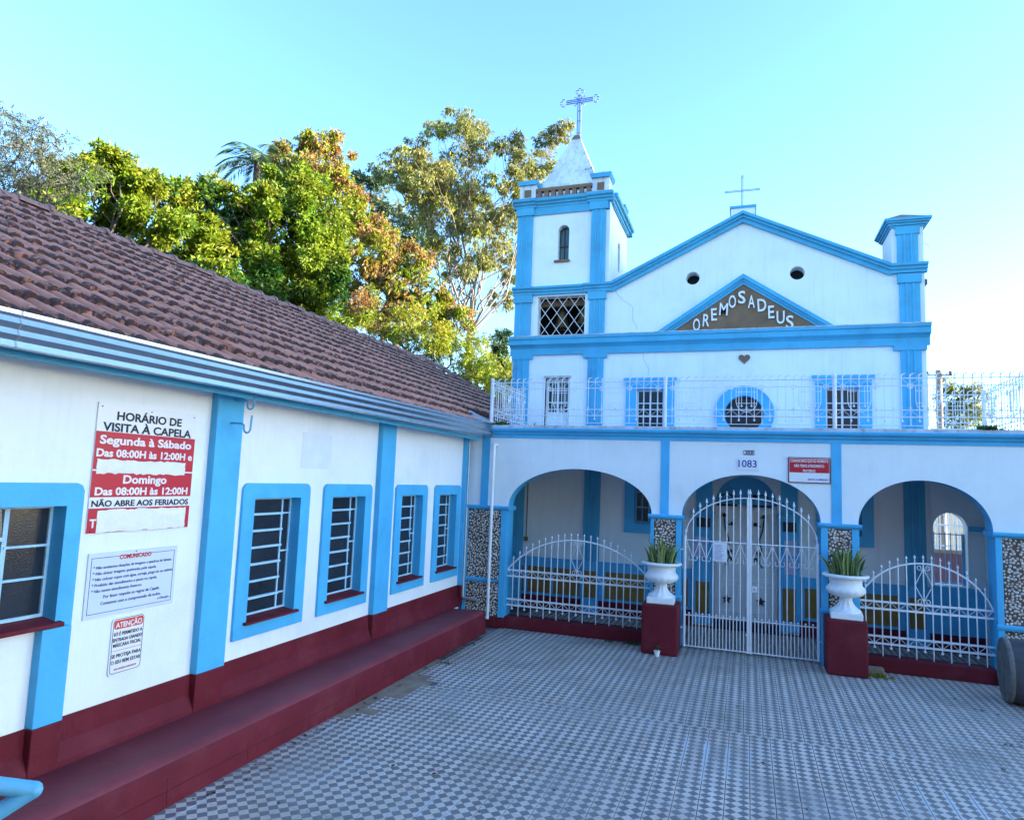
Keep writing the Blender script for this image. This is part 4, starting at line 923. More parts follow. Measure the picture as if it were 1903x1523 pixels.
# ---- upper windows
def sash(x0, x1, z0, z1, par, y=YC+.10, cols=2, rows=4, gl='glass', m_='iron_w', b=.014):
    s = MB(); 
    for x in (x0+b, x1-b, (x0+x1)/2-.004): s.box(x-b, x+b, y-.02, y+.02, z0, z1)
    s.box(x0, x1, y-.021, y+.021, z0, z0+2*b).box(x0, x1, y-.021, y+.021, z1-2*b, z1); s.build('sash', m_, par)
    for i in range(1, rows): z = z0+(z1-z0)*i/rows; MB().box(x0, x1, y-.014, y+.014, z-.009, z+.009).build('glazing_bar', m_, par)
    for k in range(2):
        xa = x0 if k == 0 else (x0+x1)/2; xb = (x0+x1)/2 if k == 0 else x1; xm = (xa+xb)/2
        MB().box(xm-.007, xm+.007, y-.013, y+.013, z0, z1).build('glazing_bar', m_, par)
        for i in range(rows): MB().box(xa+.01, xb-.01, y-.003, y, z0+(z1-z0)*i/rows+.006, z0+(z1-z0)*(i+1)/rows-.006).build('pane', gl, par)
def framed(x0, x1, ix0, ix1, z0, zo, zt):
    f = MB().ring([(x0, z0), (x1, z0), (x1, zt), (x0, zt)], [(ix0, z0+.001), (ix1, z0+.001), (ix1, zo), (ix0, zo)], 'y', YC-.045, YC+.09).build('window', 'blue', CH)
    return f
for x0, x1, a, b in ((2.384, 3.269, 2.578, 3.076), (5.623, 6.487, 5.792, 6.314)):
    f = framed(x0, x1, a, b, 3.405, 4.153, 4.205)
    MB().box(x0, x1, YC-.065, YC-.0455, 4.21, 4.31).box(x0+.001, x1-.001, YC-.0452, YC, 4.2055, 4.31).build('lintel', 'blue', f); MB().box(x0-.05, x1+.045, YC-.10, YC, 4.3105, 4.362).build('drip_ledge', 'blue', f, bevel=.006)
    sash(a, b, 3.41, 4.15, f, rows=3)
for x0, x1, a, b in ((2.403, 3.27, 2.58, 3.096), (5.63, 6.486, 5.804, 6.311)):
    f = MB().ring([(x0, 1.52), (x1, 1.52), (x1, 2.72), (x0, 2.72)], [(a, 1.695), (b, 1.695), (b, 2.545), (a, 2.545)], 'y', YC-.045, YC+.09).build('window', 'blue', CH)
    sash(a, b, 1.70, 2.54, f, m_='iron_b', rows=3)
# oculus
f = MB().ring(arc(OC[0], OC[1], .49, .49, 0, 360, 48)[:-1], arc(OC[0], OC[1], .325, .325, 0, 360, 48)[:-1], 'y', YC-.05, YC+.15).build('round_window', 'blue', CH, smooth=True)
MB().ring(arc(OC[0], OC[1], .50, .50, 0, 360, 48)[:-1], arc(OC[0], OC[1], .47, .47, 0, 360, 48)[:-1], 'y', YC-.056, YC).build('outer_bead', 'blue', f, smooth=True)
MB().prism(arc(OC[0], OC[1], .33, .33, 0, 360, 40)[:-1], 'y', YC+.135, YC+.145).build('pane', 'glass', f)
# tower terrace door and arched window
f = MB().ring([(.775, 3.2), (1.315, 3.2), (1.315, 4.435), (.775, 4.435)], [(.80, 3.201), (1.29, 3.201), (1.29, 4.39), (.80, 4.39)], 'y', YC-.012, YC+.10).build('terrace_door', 'white2', CH)
MB().box(.77, 1.32, YC-.03, YC-.0125, 4.392, 4.432).build('lintel', 'curb', f); sash(.80, 1.29, 3.69, 4.385, f, YC+.09, rows=3, gl='glass_g', b=.02); box('door_panel', 'white2', f, .80, 1.29, YC+.07, YC+.11, 3.2, 3.688)
f = MB().prism(arch_poly(.962, 1.188, 6.745, 7.355, 12), 'y', YC+.13, YC+.14).build('tower_window', 'glass_g', CH); MB().box(.90, 1.215, YC-.05, YC+.02, 6.705, 6.743).build('sill', 'brown', f)
MB().box(1.06, 1.075, YC+.11, YC+.13, 6.745, 7.45).box(.962, 1.188, YC+.112, YC+.128, 7.05, 7.065).build('glazing_bar', 'iron_d', f)
MB().prism([(2.78, 6.745), (3.0, 6.745)]+arc(2.89, 7.25, .11, .11, 0, 180, 10), 'x', 1.86, 1.87).build('tower_window', 'glass_g', CH)
# ---- chapel wall inside the porch: dado, door
for a, b in ((.12, 1.64), (1.945, 3.62), (5.36, 6.92), (7.23, 7.305)):
    box('maroon_skirting', 'maroon', CH, a, b, YC-.035, YC, 0, .25); box('blue_dado', 'blue', CH, a, b, YC-.032, YC, .2505, .955, .003)
for a, b in ((.20, .50), (.585, 1.045), (1.09, 1.60), (2.08, 2.78), (2.86, 3.55), (5.44, 6.05), (6.12, 6.83)): MB().box(a, b, YC-.040, YC-.030, .30, .78).build('ochre_panel', 'ochre', CH, bevel=.003)
for a, b in ((.11, .47), (1.63, 1.955), (6.915, 7.24)): box('pilaster_pedestal', 'blue', CH, a, b, YC-.075, YC, 0, .955, .004)
for a, b in ((1.68, 1.91), (6.965, 7.19)): MB().box(a, b, YC-.082, YC-.07, .30, .78).build('ochre_panel', 'ochre', CH, bevel=.003)
for a, b in ((3.625, 3.97), (5.035, 5.36)):
    box('door_pilaster', 'blue', CH, a, b, YC-.10, YC, .05, 1.93, .004); MB().box(a-.03, b+.03, YC-.14, YC, 1.93, 1.98).build('pilaster_cap', 'blue', CH, bevel=.005); box('upper_pilaster', 'blue', CH, a+.05, b-.02, YC-.06, YC, 1.98, 3.0); MB().box(a+.06, b-.06, YC-.108, YC-.09, .22, .76).build('ochre_panel', 'ochre', CH, bevel=.003)
    MB().box(a+.07, b-.05, YC-.125, YC-.10, 1.70, 1.86).build('dark_box', 'iron_d', CH)
box('door_arch_panel', 'blue', CH, 3.99, 5.02, YC+.155, YC+.165, 2.1, 2.65)
DR = box('chapel_door', 'white2', CH, 3.995, 5.015, YC+.06, YC+.12, .16, 2.06)
for a, b in ((4.03, 4.48), (4.53, 4.98)):
    for z0, z1 in ((.26, .72), (.78, 1.20), (1.28, 1.98)): MB().ring([(a, z0), (b, z0), (b, z1), (a, z1)], [(a+.03, z0+.03), (b-.03, z0+.03), (b-.03, z1-.03), (a+.03, z1-.03)], 'y', YC+.045, YC+.06).build('moulding', 'white2', DR)
MB().box(4.498, 4.512, YC+.045, YC+.06, .16, 2.06).build('meeting_stile', 'white2', DR)
def star(cx, cz, r): return [(cx+(r if i % 2 == 0 else r*.42)*math.sin(i*math.pi/5), cz+(r if i % 2 == 0 else r*.42)*math.cos(i*math.pi/5)) for i in range(10)]
for cx_, sx in ((4.20, 1), (4.755, -1)):
    MB().prism(star(cx_, .48, .085), 'y', YC+.03, YC+.05).build('star_ornament', 'iron_d', DR)
    s = MB().box(cx_-.17, cx_+.17, YC+.03, YC+.05, 2.08, 2.115)
    s.tube([(cx_+sx*x, YC+.035, z) for x, z in ((-.02, 1.05), (.04, 1.2), (-.01, 1.35), (.03, 1.5), (-.03, 1.7), (-.05, 1.88))], .013, 6)
    for x, z in ((-.05, 1.92), (.09, 1.78), (.05, 1.3), (.08, 1.18)): s.ball((cx_+sx*x, YC+.035, z), .036, 8); s.tube([(cx_+sx*.0, YC+.035, z-.03), (cx_+sx*x, YC+.035, z)], .01, 5)
    s.tube([(cx_+.13*math.cos(R(a)), YC+.035, 2.20+.09*math.sin(R(a))) for a in range(20, 200, 20)], .014, 6); s.ball((cx_+sx*.1, YC+.035, 2.26), .04, 8)
    s.build('iron_rose', 'iron_d', DR)
box('door_step', 'navy', CH, 3.98, 5.03, YC-.16, YC+.06, .0, .155, .006)
for i, (a, b, z0, z1, mm, lb) in enumerate(((3.665, 3.90, 1.42, 1.52, 'paper_l', 'upper small lilac paper taped on the blue pillar left of the chapel door'), (3.65, 3.86, 1.17, 1.40, 'paper_l', 'larger lower lilac paper taped on the blue pillar left of the chapel door'), (5.12, 5.32, 1.30, 1.55, 'paper_l', 'upper lilac paper taped on the blue pillar right of the chapel door'), (5.12, 5.31, .99, 1.26, 'paper_l', 'lower lilac paper taped on the blue pillar right of the chapel door'))):
    o = box('taped_paper', mm, None, a, b, YC-.106, YC-.101, z0, z1); tagkw(o, dict(label=lb, category='paper', group='papers taped beside the chapel door'))
ca = thing('wall_cable', 'thin cable with a small junction box on the wall inside the left arch', 'cable', (.52, YC-.02, 1.3)); MB().tube([(0, 0, 0), (.003, 0, .5), (0, 0, 1.6)], .008, 5).build('cable', 'iron_d', ca); box('junction_box', 'brown', ca, -.03, .04, -.03, .0, -.06, .02)
# ================================================================== PEDESTALS, URNS, PLANTS
def pedestal(lb, x0, x1, y0, y1, h): return tagkw(box('pedestal', 'maroon', None, x0, x1, y0, y1, 0, h, .028), dict(label=lb, category='pedestal', group='maroon pedestals'))
pedestal('maroon square pedestal left of the gate, with a small flower pot at its foot', 3.095, 3.605, -.585, -.09, .70)
pedestal('maroon square pedestal right of the gate, with weeds at its foot', 5.53, 6.03, -.515, -.09, .72)
def urn(lb, x, y, z, rz_):
    u = thing('urn', lb, 'urn', (x, y, z), rz_, group='white pedestal urns')
    MB().box(-.195, .195, -.195, .195, 0, .085).build('plinth', 'urn', u, bevel=.012)
    MB().lathe([(.185, .085), (.185, .10), (.165, .115), (.135, .135), (.105, .165), (.085, .20), (.075, .235), (.082, .25), (.072, .26), (.085, .268)], 40, flute=lambda z, j: .05*(1 if j % 4 < 2 else -1) if .11 < z < .24 else 0).build('foot', 'urn', u, smooth=True)
    MB().lathe([(.08, .266), (.10, .275), (.155, .285), (.205, .31), (.235, .345), (.242, .375), (.232, .40), (.212, .42), (.200, .445), (.203, .485), (.212, .52), (.225, .53), (.215, .535)], 48, flute=lambda z, j: .018*(1 if j % 3 else -2) if .28 < z < .385 else 0).build('bowl', 'urn', u, smooth=True)
    MB().lathe([(.205, .525), (.255, .53), (.285, .545), (.29, .56), (.28, .575), (.25, .582), (.235, .575), (.235, .55)], 48, flute=lambda z, j: .012*(1 if j % 2 else -1) if .535 < z < .578 else 0).build('rim', 'urn', u, smooth=True)
    MB().lathe([(.236, .545), (.15, .556), (.01, .56)], 24).build('soil', 'soil', u)
    return u
def splant(lb, x, y, z, seed, n=46, hmax=.42):
    rg = random.Random(seed); t = thing('snake_plant', lb, 'plant', (x, y, z), group='snake plants in the urns')
    for k in range(n):
        a = rg.uniform(0, 6.283); rad = .19*math.sqrt(rg.random()); h = hmax*rg.uniform(.55, 1.0)*(1-.25*(rad/.19)**2); w = rg.uniform(.020, .033)
        b = Vector((rad*math.cos(a), rad*math.sin(a), 0)); lean = Vector((math.cos(a), math.sin(a), 0))*rg.uniform(.0, .16)*(rad/.19+.15)+Vector((rg.gauss(0, .02), rg.gauss(0, .02), 0)); tw = rg.uniform(0, 3.14)
        mb = MB(); vs = []; N_ = 6
        for i in range(N_+1):
            f = i/N_; c = b+lean*(f*f)+Vector((0, 0, h*f)); ww = w*(.75+.5*f-1.1*f*f*f) if i < N_ else .0008; q = tw+.7*f; d = Vector((math.cos(q), math.sin(q), 0)); nn = Vector((-d.y, d.x, 0))*.25
            for s_, g_ in ((-1, 1), (-.72, .5), (0, 0), (.72, .5), (1, 1)): vs.append(c+d*ww*s_+nn*ww*g_)
        for i in range(N_):
            for j in range(4): mb.add([], []); mb.f.append((i*5+j, i*5+j+1, i*5+j+6, i*5+j+5)); mb.m.append(1 if j in (0, 3) else 0)
        mb.v = [tuple(p) for p in vs]; mb.build('leaf', ['snake', 'snake_e'], t, smooth=True)
MAT['snake'] = mat('snake_plant_leaf', (.06, .13, .035), .4, .45, 22, spec=.5); MAT['snake_e'] = mat('snake_plant_margin', (.36, .36, .12), .4, .15, 20)
urn('white garden urn on the pedestal left of the gate', 3.345, -.34, .70, R(3)); urn('white garden urn on the pedestal right of the gate', 5.795, -.29, .72, R(-4))
splant('clump of variegated snake plant in the left urn', 3.345, -.34, 1.25, 3); splant('taller clump of variegated snake plant in the right urn', 5.79, -.29, 1.27, 9, 54, .47)
fp = thing('flower_pot', 'tiny white pot with one red flower at the foot of the left pedestal', 'flower pot', (3.335, -.655, 0))
MB().lathe([(.030, 0), (.042, .07), (.046, .07), (.046, .08), (.038, .08)], 14).build('pot', 'pvc', fp, smooth=True); MB().tube([(0, 0, .07), (.01, 0, .13), (.05, .0, .165)], .003, 5).build('stem', 'leaf_weed', fp)
def leafcard(mb, p, d, L, w, side=None):
    d = Vector(d).normalized(); s_ = d.cross(Vector((random.gauss(0, 1), random.gauss(0, 1), random.gauss(0, 1)))).normalized()*w; p = Vector(p); mb.add([p, p+d*L*.45+s_, p+d*L, p+d*L*.45-s_], [(0, 1, 2, 3)])
mb = MB(); [leafcard(mb, (random.gauss(0, .012), random.gauss(0, .012), .09+random.random()*.04), (random.gauss(0, 1), random.gauss(0, 1), .6), .04, .010) for _ in range(22)]; mb.build('leaves', 'leaf_weed', fp)
mb = MB(); [leafcard(mb, (.055, 0, .17), (random.gauss(0, 1), random.gauss(0, 1), random.gauss(.2, .7)), .026, .010) for _ in range(22)]; mb.build('flower', 'petal', fp)
# weeds
def weed(lb, x, y, z, sp, h, n, m_='leaf_weed', grp='weeds in the joints'):
    mb = MB()
    for _ in range(n):
        p = Vector((random.gauss(0, sp), random.gauss(0, sp*.4), 0)); leafcard(mb, p, (random.gauss(0, .8), random.gauss(0, .8), 1), h*random.uniform(.5, 1.2), h*.13)
    o = mb.build('weed', m_, None, loc=(x, y, z)); tagkw(o, dict(label=lb, category='weed', group=grp))
weed('green weed sprouting on the terrace curb at its left end', .62, -.05, 3.285, .07, .09, 120); weed('dark grassy weed sprouting on the terrace curb near the right edge', 7.55, -.07, 3.285, .05, .10, 130); weed('low weed on the terrace curb at the far right', 7.78, -.07, 3.285, .08, .04, 70)
weed('low yellow-green weed at the foot of the right pedestal', 6.17, -.36, 0, .07, .07, 90, 'leaf_yel'); weed('dark weeds against the low maroon wall beside the left pedestal', 2.94, -.10, 0, .10, .06, 120, 'leaf_dark'); weed('small weed patch on the floor in front of the left low wall', 2.55, -.14, 0, .03, .05, 30)
weed('tufts of weed at the bench foot by the bare concrete', .85, -2.35, 0, .06, .04, 40)
weed('small sprig beside the tower foot behind the left side railing', .62, 1.7, 3.24, .03, .30, 8)
st = MB().box(-.13, .13, -.06, .08, 0, .10).build('loose_stone_block', 'concrete', None, bevel=.02, loc=(6.12, -.22, 0)); tagkw(st, dict(label='grey stone block between the right pedestal and the low wall', category='stone'))
# fallen leaves
mb = MB()
def fallen(x, y, L):
    a = random.uniform(0, 6.28); d = Vector((math.cos(a), math.sin(a), 0)); s_ = Vector((-d.y, d.x, 0))*L*.28; p = Vector((x, y, .004)); c = .25*L*random.random()
    mb.add([p, p+d*L*.5+s_+Vector((0, 0, c)), p+d*L+Vector((0, 0, c*.5)), p+d*L*.5-s_+Vector((0, 0, c*1.2)), p+d*L*.5+Vector((0, 0, .002))], [(0, 4, 1), (1, 4, 2), (2, 4, 3), (3, 4, 0)])
for _ in range(85):
    x, y = random.uniform(.75, 7.6), random.uniform(-6.6, -.1); fallen(x, y, random.choice((.02, .03, .035, .05)))
for _ in range(60): fallen(.70+abs(random.gauss(0, .10)), random.uniform(-6.5, -.5), random.choice((.03, .04, .06)))
for _ in range(40): fallen(random.uniform(.7, 3.0), -.08-abs(random.gauss(0, .08)), random.choice((.02, .03, .04)))
for px, py in ((1775, 1300), (1818, 1318), (1827, 1322), (1860, 1328), (1865, 1384), (1875, 1385), (1889, 1387), (1870, 1430), (728, 1425), (800, 1440), (1155, 1412)):
    d = RX*((px-951.5)/FPX)+DN*((py-761.5)/FPX)+FW; p = CAM+d*(-CAM.z/d.z); fallen(p.x, p.y, .06)
mb.build('fallen_leaves', 'dry', None, kind='stuff', label='scattered dry leaves on the tiled floor')
# barrel
BA = thing('old_barrel', 'weathered grey and rusty barrel lying on its side at the right edge', 'barrel', (7.42, -.80, .375), R(-6))
MB().lathe([(.352, .03), (.365, .15), (.378, .42), (.365, .72), (.352, .86)], 40, axis='x').build('body', 'wood_b', BA, smooth=True)
for u in (.0, .82): MB().lathe([(.335, u), (.362, u), (.370, u+.012), (.370, u+.045), (.362, u+.055), (.335, u+.055)], 40, axis='x').build('rim', 'wood_rim', BA, smooth=True)
MB().lathe([(.001, .018), (.15, .022), (.30, .020), (.338, .012), (.338, .05)], 40, axis='x').build('head', 'wood_b', BA, smooth=True)
for u in (.30, .56): MB().lathe([(.372, u), (.384, u+.008), (.384, u+.03), (.372, u+.038)], 40, axis='x').build('hoop', 'wood_rim', BA, smooth=True)
# handrail end in the lower left corner
HD = 2.35
HR = thing('stair_handrail', 'sky blue tubular handrail end in the lower left corner', 'handrail', tuple(at(-40, 1482, HD)))
o0 = HR.location.copy(); tip = at(62, 1467, HD)-o0; up0 = at(-90, 1449, HD+.02)-o0; dn0 = at(-90, 1562, HD+.02)-o0
MB().tube([up0, tip], .0225, 14).build('upper_rail', 'iron_b', HR, smooth=True); MB().tube([dn0, tip], .0225, 14).build('lower_rail', 'iron_b', HR, smooth=True); MB().ball(tip, .0232, 14).build('elbow', 'iron_b', HR, smooth=True)
q = up0*.6; MB().tube([dn0, (dn0.x, dn0.y, -o0.z)], .02, 10).build('post', 'iron_b', HR, smooth=True)
# ================================================================== beyond the terrace
PL = thing('utility_pole', 'timber utility pole with crossarm behind the terrace railing', 'pole', (at(1746, 760, 34).x, at(1746, 760, 34).y, -.1))
tz = at(1744, 688, 34).z; az_ = at(1744, 697, 34).z
MB().tube([(0, 0, 0), (0, 0, tz+.1)], [.16, .12], 10).build('shaft', 'stone_w', PL, smooth=True); MB().box(-.50, .50, -.06, .06, az_-.02+.1, az_+.12).build('crossarm', 'iron_d', PL)
for x in (-.44, .44): MB().lathe([(.03, 0), (.07, .05), (.07, .12), (.03, .16)], 8, (x, 0, az_+.12)).build('insulator', 'iron_d', PL)
NB = thing('added_shade_block', 'unseen tall block added far to the right to shade the courtyard', 'building', (60, 12.5, 0))  # added out of view only to keep the sun off courtyard and chapel
box('wall', 'shade_block', NB, 0, 12, -9.5, 9.0, -.1, 19.4); MB().box(-.2, 12.2, -9.7, 9.2, 19.4, 19.8).build('parapet', 'concrete', NB)
for k in range(6):
    for j in range(4):
        w_ = MB().box(-.05, 0, -8+j*4.2, -6.6+j*4.2, 1.0+k*3, 2.4+k*3).build('window', 'iron_w', NB); MB().box(-.07, -.05, -7.9+j*4.2, -6.7+j*4.2, 1.1+k*3, 2.3+k*3).build('pane', 'glass', w_)
RB = thing('added_rear_shade', 'unseen plain building added behind the camera to darken the porch', 'building', (4, -16.6, 0))  # added out of view to cut low sky light entering the porch
box('wall', 'concrete', RB, -8, 9, -4, 4, -.1, 6.3); MB().box(-8.3, 9.3, -4.3, 4.4, 6.3, 6.55).build('eaves', 'blue', RB)
for j in range(4): MB().box(-4.0+j*3.2, -2.6+j*3.2, 4.0, 4.03, 1.2, 2.6).build('window', 'glass', RB)
# ================================================================== TREES
def leaf_cloud(blobs, n, L, wdt, whorl, droop, out, sub=7, shell=.5, pin=False, rg=RNG):
    w = np.array([b[3]**2 for b in blobs]); w = w/w.sum(); V = []; 
    for b, f in zip(blobs, w):
        c = np.array(b[:3]); r = b[3]; k = max(3, int(sub*(1 if r < 1 else r**.7)))
        dirs = rg.normal(size=(k, 3)); dirs /= np.linalg.norm(dirs, axis=1)[:, None]; dirs[:, 2] = dirs[:, 2]*.85+.08
        sc = c+dirs*r*rg.uniform(.4, 1.08, (k, 1)); sr = r*rg.uniform(.2, .48, k)
        m = max(1, int(n*f/whorl)); idx = rg.integers(0, k, m)
        d = rg.normal(size=(m, 3)); d /= np.linalg.norm(d, axis=1)[:, None]
        P = sc[idx]+d*(sr[idx]*rg.uniform(shell, 1.0, m)**.6)[:, None]*np.array([1, 1, .8])
        inn = rg.random(m) < .12; P[inn] = c+np.clip(rg.normal(size=(inn.sum(), 3)), -1.2, 1.2)*r*.42
        od = P-c; od /= np.linalg.norm(od, axis=1)[:, None]+1e-6; od = od*.6+d*.4
        if pin:    # feathery fronds: leaflets along a drooping stem
            st = od*out+rg.normal(size=(m, 3))*.45; st[:, 2] -= droop; st /= np.linalg.norm(st, axis=1)[:, None]; FL_ = L*5
            sd = np.cross(st, rg.normal(size=(m, 3))); sd /= np.linalg.norm(sd, axis=1)[:, None]
            for q in range(whorl):
                f_ = .15+.85*(q//2+.5)/(whorl/2); s_ = 1 if q % 2 else -1
                base = P+st*(FL_*f_)+np.array([0, 0, -1])*(FL_*f_*f_*.35); D = sd*s_*.9+st*.55; D[:, 2] -= droop*.3; D /= np.linalg.norm(D, axis=1)[:, None]
                V.append(mk(base, D, L*rg.uniform(.8, 1.2, m), wdt, rg))
        else:
            for q in range(whorl):
                D = od*out+rg.normal(size=(m, 3))*.75; D[:, 2] -= droop; D /= np.linalg.norm(D, axis=1)[:, None]
                V.append(mk(P+rg.normal(size=(m, 3))*L*.15, D, L*rg.uniform(.7, 1.2, m), wdt, rg))
    return np.concatenate(V)
def mk(P, D, L, wd, rg):
    s = np.cross(D, rg.normal(size=D.shape)); s /= np.linalg.norm(s, axis=1)[:, None]+1e-9; L = L[:, None]; up = np.cross(s, D)
    mid = P+D*L*.45+up*L*.05
    return np.stack([P, mid+s*wd, P+D*L, mid-s*wd], 1)
def quads_mesh(name, V, m_, midx=None, mats=None):
    n = len(V); me = bpy.data.meshes.new(name); me.vertices.add(n*4); me.vertices.foreach_set('co', V.reshape(-1).astype(np.float32))
    me.loops.add(n*4); me.loops.foreach_set('vertex_index', np.arange(n*4, dtype=np.int32)); me.polygons.add(n); me.polygons.foreach_set('loop_start', np.arange(0, n*4, 4, dtype=np.int32))
    for q in (mats or [m_]): me.materials.append(MAT[q])
    if midx is not None: me.polygons.foreach_set('material_index', midx.astype(np.int32))
    me.update(calc_edges=True); me.validate(); return me
def bend(a, b, k, j, rgn=random):
    a, b = Vector(a), Vector(b); L_ = (b-a).length; o = []
    for i in range(k+1):
        t = i/k; p = a.lerp(b, t)
        if 0 < i < k: p = p+Vector((rgn.gauss(0, j), rgn.gauss(0, j), rgn.gauss(0, j*.6)))*L_
        o.append(p)
    return o
def tree(name, label, D, blobs_px, fork_px, mats, n, L, wd, whorl=8, droop=.5, out=.8, sub=7, bark='bark', rtrunk=.22, depth=.5, seed=1, pin=False, mix_=(1.0,), group='trees behind the annex roof', base=None, twig=1, shell=.5):
    rg = np.random.default_rng(seed); rr_ = random.Random(seed); blobs = []
    for (px, py, r) in blobs_px:
        R_ = r*D/FPX; dd = rr_.uniform(-1, 1)*depth*R_*1.6; p = at(px, py, D+dd); blobs.append((p.x, p.y, p.z, R_))
    fk = at(fork_px[0], fork_px[1], D); bs = Vector((fk.x+rr_.gauss(0, .2), fk.y+rr_.gauss(0, .2), -.1)) if base is None else Vector(base)
    t = thing(name, label, 'tree', tuple(bs), group=group)
    tk = MB(); tp = [p-bs for p in bend(bs, fk, 5, .015, rr_)]; tk.tube(tp, [rtrunk*(1.25-.45*i/5) for i in range(6)], 10)
    for b in blobs:
        c = Vector(b[:3]); q = [p-bs for p in bend(fk, c, 5, .05, rr_)]; r0 = rtrunk*min(.6, .16+.10*b[3]); tk.tube(q, [r0*(1-.78*i/5) for i in range(6)], 7)
        for _ in range(int(4*twig)+2):
            v = Vector((rr_.gauss(0, 1), rr_.gauss(0, 1), rr_.gauss(.3, .8))).normalized(); s0 = q[rr_.choice((3, 4, 5))]+bs
            tk.tube([p-bs for p in bend(s0, c+v*b[3]*rr_.uniform(.6, .95), 3, .07, rr_)], [r0*.32, r0*.24, r0*.15, r0*.06], 5)
    tk.build('trunk', bark, t, smooth=True)
    V = leaf_cloud(blobs, n, L, wd, whorl, droop, out, sub, shell, pin, rg); V = V-np.array(bs)
    cc = V.mean(1); k1, k2, k3 = rg.uniform(.8, 2.2, (3, 3)); f = np.sin(cc@k1+1.)+np.sin(cc@(k2*[1, -1, 1])+2.)+np.sin(cc@(k3*[-1, 1, 1.4]))+rg.normal(size=len(V))*.55
    f = np.argsort(np.argsort(f))/len(f); me = quads_mesh('crown', V, mats[0], np.searchsorted(np.cumsum(mix_)/sum(mix_), f).clip(0, len(mats)-1), mats)
    link('crown', me, t); return t
G1 = 'trees behind the annex roof'
tree('feathery_tree', 'grey feathery thin-leaved tree at the far left edge above the roof', 15.5, [(15, 270, 55), (60, 300, 50), (110, 280, 34), (40, 240, 40), (-40, 280, 70), (75, 360, 45), (20, 345, 50), (140, 335, 38)], (-10, 420), ['leaf_grey'], 16000, .045, .011, 14, .45, .8, 6, rtrunk=.16, seed=3, pin=True, twig=2)
tree('mango_tree', 'yellow-green mango tree lit on its right side at the left above the roof', 19, [(222, 318, 52), (180, 350, 55), (120, 370, 52), (240, 385, 60), (290, 350, 38), (155, 420, 55), (85, 400, 50), (300, 420, 52), (250, 440, 50), (200, 300, 30)], (200, 500), ['leaf_mango', 'leaf_yel', 'leaf_mango2'], 44000, .155, .026, 9, .35, .9, 8, seed=5, mix_=(.5, .25, .25))
tree('mango_tree', 'dense dark green mango tree in the middle of the roofline with bright right flank', 21, [(385, 375, 60), (440, 430, 75), (500, 400, 75), (555, 380, 70), (600, 430, 60), (430, 510, 75), (520, 500, 85), (590, 510, 65), (560, 580, 65), (350, 460, 65), (330, 395, 45), (620, 470, 45), (480, 385, 42), (545, 345, 42), (480, 560, 60), (600, 590, 45)], (520, 600), ['leaf_mango', 'leaf_yel', 'leaf_mango2'], 100000, .16, .028, 9, .35, .9, 9, seed=8, mix_=(.45, .15, .4), rtrunk=.32)
tree('pod_tree', 'brown-tinged tree full of hanging pods rising behind the mango tree', 27, [(560, 285, 42), (600, 270, 36), (625, 300, 34), (525, 300, 34), (580, 330, 45), (640, 350, 42), (660, 400, 48), (690, 430, 38), (640, 430, 45), (520, 330, 40)], (600, 480), ['leaf_mango', 'leaf_pod', 'leaf_yel'], 26000, .20, .032, 8, 1.1, .5, 8, seed=12, mix_=(.35, .45, .2))
tree('pod_tree', 'brown and green tree with hanging pods standing left of the eucalyptus', 26, [(715, 455, 42), (735, 500, 48), (765, 480, 38), (700, 520, 45), (790, 530, 42), (750, 560, 45), (820, 570, 38), (845, 590, 34), (690, 580, 40), (800, 600, 38), (660, 500, 46), (655, 555, 42)], (735, 640), ['leaf_mango', 'leaf_pod', 'leaf_yel'], 22000, .20, .032, 8, 1.1, .5, 7, seed=14, mix_=(.35, .45, .2), twig=2)
tree('eucalyptus_tree', 'tall open eucalyptus with pale forked trunk just left of the bell tower', 36, [(760, 305, 48), (800, 330, 55), (730, 320, 34), (845, 350, 58), (850, 225, 40), (885, 245, 34), (820, 235, 26), (870, 290, 40), (945, 270, 40), (975, 310, 42), (955, 350, 45), (1035, 250, 26), (1010, 270, 26), (1050, 240, 20), (880, 400, 55), (830, 430, 50), (930, 420, 50), (900, 470, 50), (850, 500, 42), (950, 500, 42), (935, 560, 30), (790, 400, 45), (990, 340, 36), (780, 270, 26), (1020, 320, 28), (805, 350, 62), (865, 375, 50)], (872, 620), ['leaf_euc', 'leaf_yel'], 56000, .24, .030, 6, 1.2, .4, 10, bark='bark_p', seed=21, mix_=(.8, .2), rtrunk=.22, twig=2, depth=.9)
tree('dark_tree', 'dark green tree in the gap between pod tree and eucalyptus', 44, [(685, 335, 34), (700, 380, 42), (735, 410, 40), (770, 430, 42), (660, 340, 30), (800, 460, 40), (720, 450, 45)], (720, 560), ['leaf_dark', 'leaf_euc'], 9000, .30, .05, 7, .6, .7, 7, seed=25, mix_=(.75, .25))
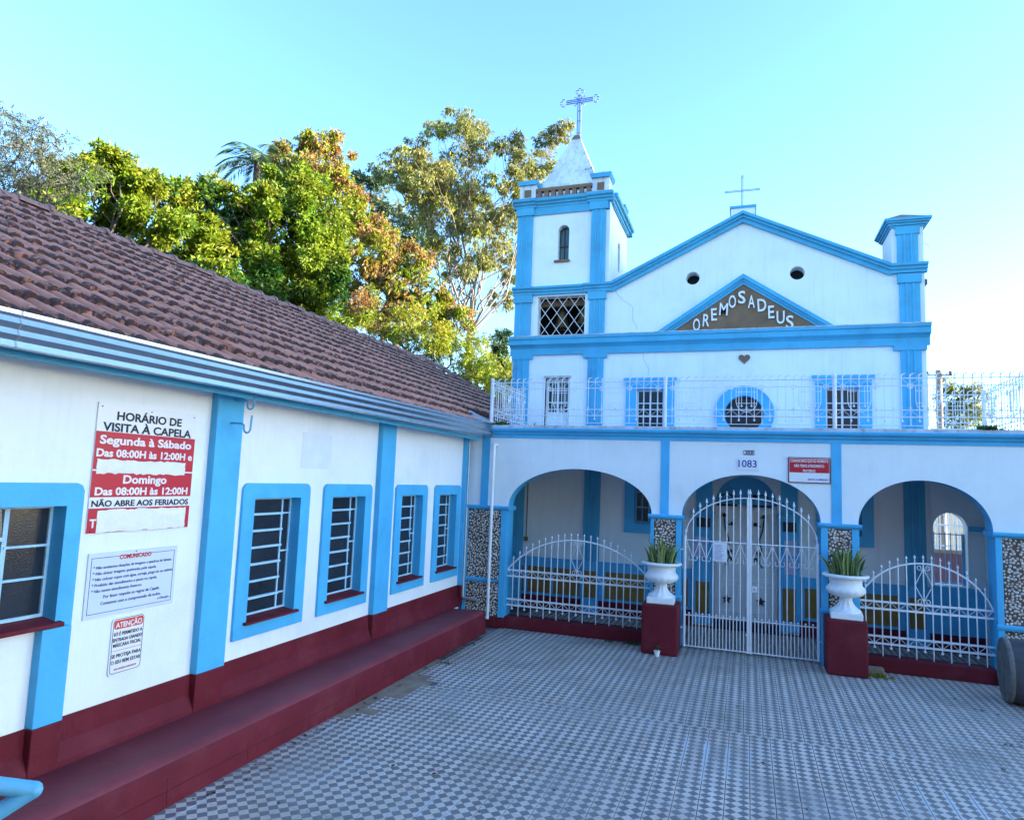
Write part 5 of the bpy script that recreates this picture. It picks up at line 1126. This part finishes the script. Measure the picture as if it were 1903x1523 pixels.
tree('acacia_tree', 'bright yellow-green feathery tree low behind the annex roof end', 23, [(760, 600, 48), (800, 635, 45), (845, 650, 50), (885, 680, 45), (900, 720, 42), (700, 590, 42), (650, 570, 36), (840, 700, 42), (915, 690, 30), (780, 660, 40), (870, 740, 40)], (820, 720), ['leaf_yel', 'leaf_mango', 'leaf_pod'], 42000, .07, .020, 14, .5, .8, 7, seed=31, pin=True, mix_=(.62, .28, .10))
tree('dark_tree', 'dark bushy tree touching the left edge of the bell tower', 30, [(925, 660, 36), (945, 700, 42), (935, 625, 22), (915, 710, 36), (950, 750, 40)], (940, 760), ['leaf_mango2', 'leaf_dark'], 8000, .20, .03, 8, .4, .8, 7, seed=33, mix_=(.6, .4))
tree('street_tree', 'small sunlit tree seen through the right terrace railing', 42, [(1775, 730, 24), (1800, 745, 24), (1760, 755, 20), (1810, 770, 22), (1785, 780, 24)], (1790, 800), ['leaf_yel', 'leaf_euc'], 3500, .26, .04, 7, .5, .8, 6, seed=35, mix_=(.5, .5), group='trees beyond the terrace')
# palm
PT = at(478, 306, 24.5); pm = thing('palm_tree', 'palm with arching fronds poking out above the mango tree', 'tree', (PT.x, PT.y, -.1), group=G1); b0 = Vector((PT.x, PT.y, -.1))
MB().tube([(0, 0, 0), (.1, 0, PT.z*.5), (0, 0, PT.z+.1)], [.18, .14, .11], 10).build('trunk', 'bark', pm, smooth=True)
rp = random.Random(4)
for k in range(16):
    a = k*6.283/16+rp.uniform(-.15, .15); el = rp.uniform(.15, 1.15); L_ = rp.uniform(1.3, 1.8); mb = MB(); d = Vector((math.cos(a)*math.cos(el), math.sin(a)*math.cos(el), math.sin(el))); p = Vector((0, 0, PT.z+.1)); pts = []
    for i in range(15):
        pts.append(p.copy()); p = p+d*(L_/14); d = (d+Vector((0, 0, -.12))).normalized()
    mb.tube(pts, [.016*(1-.06*i) for i in range(15)], 4); sd = Vector((-math.sin(a), math.cos(a), 0))
    for i in range(2, 15):
        for s_ in (-1, 1):
            for e_ in (0, .5):
                q = pts[i].lerp(pts[i-1], e_); dd = (sd*s_*.8+(pts[i]-pts[i-1]).normalized()*.6+Vector((0, 0, -.45))).normalized(); leafcard(mb, q, dd, .52*(1-.03*abs(i-7)), .020)
    mb.build('frond', 'leaf_palm', pm)
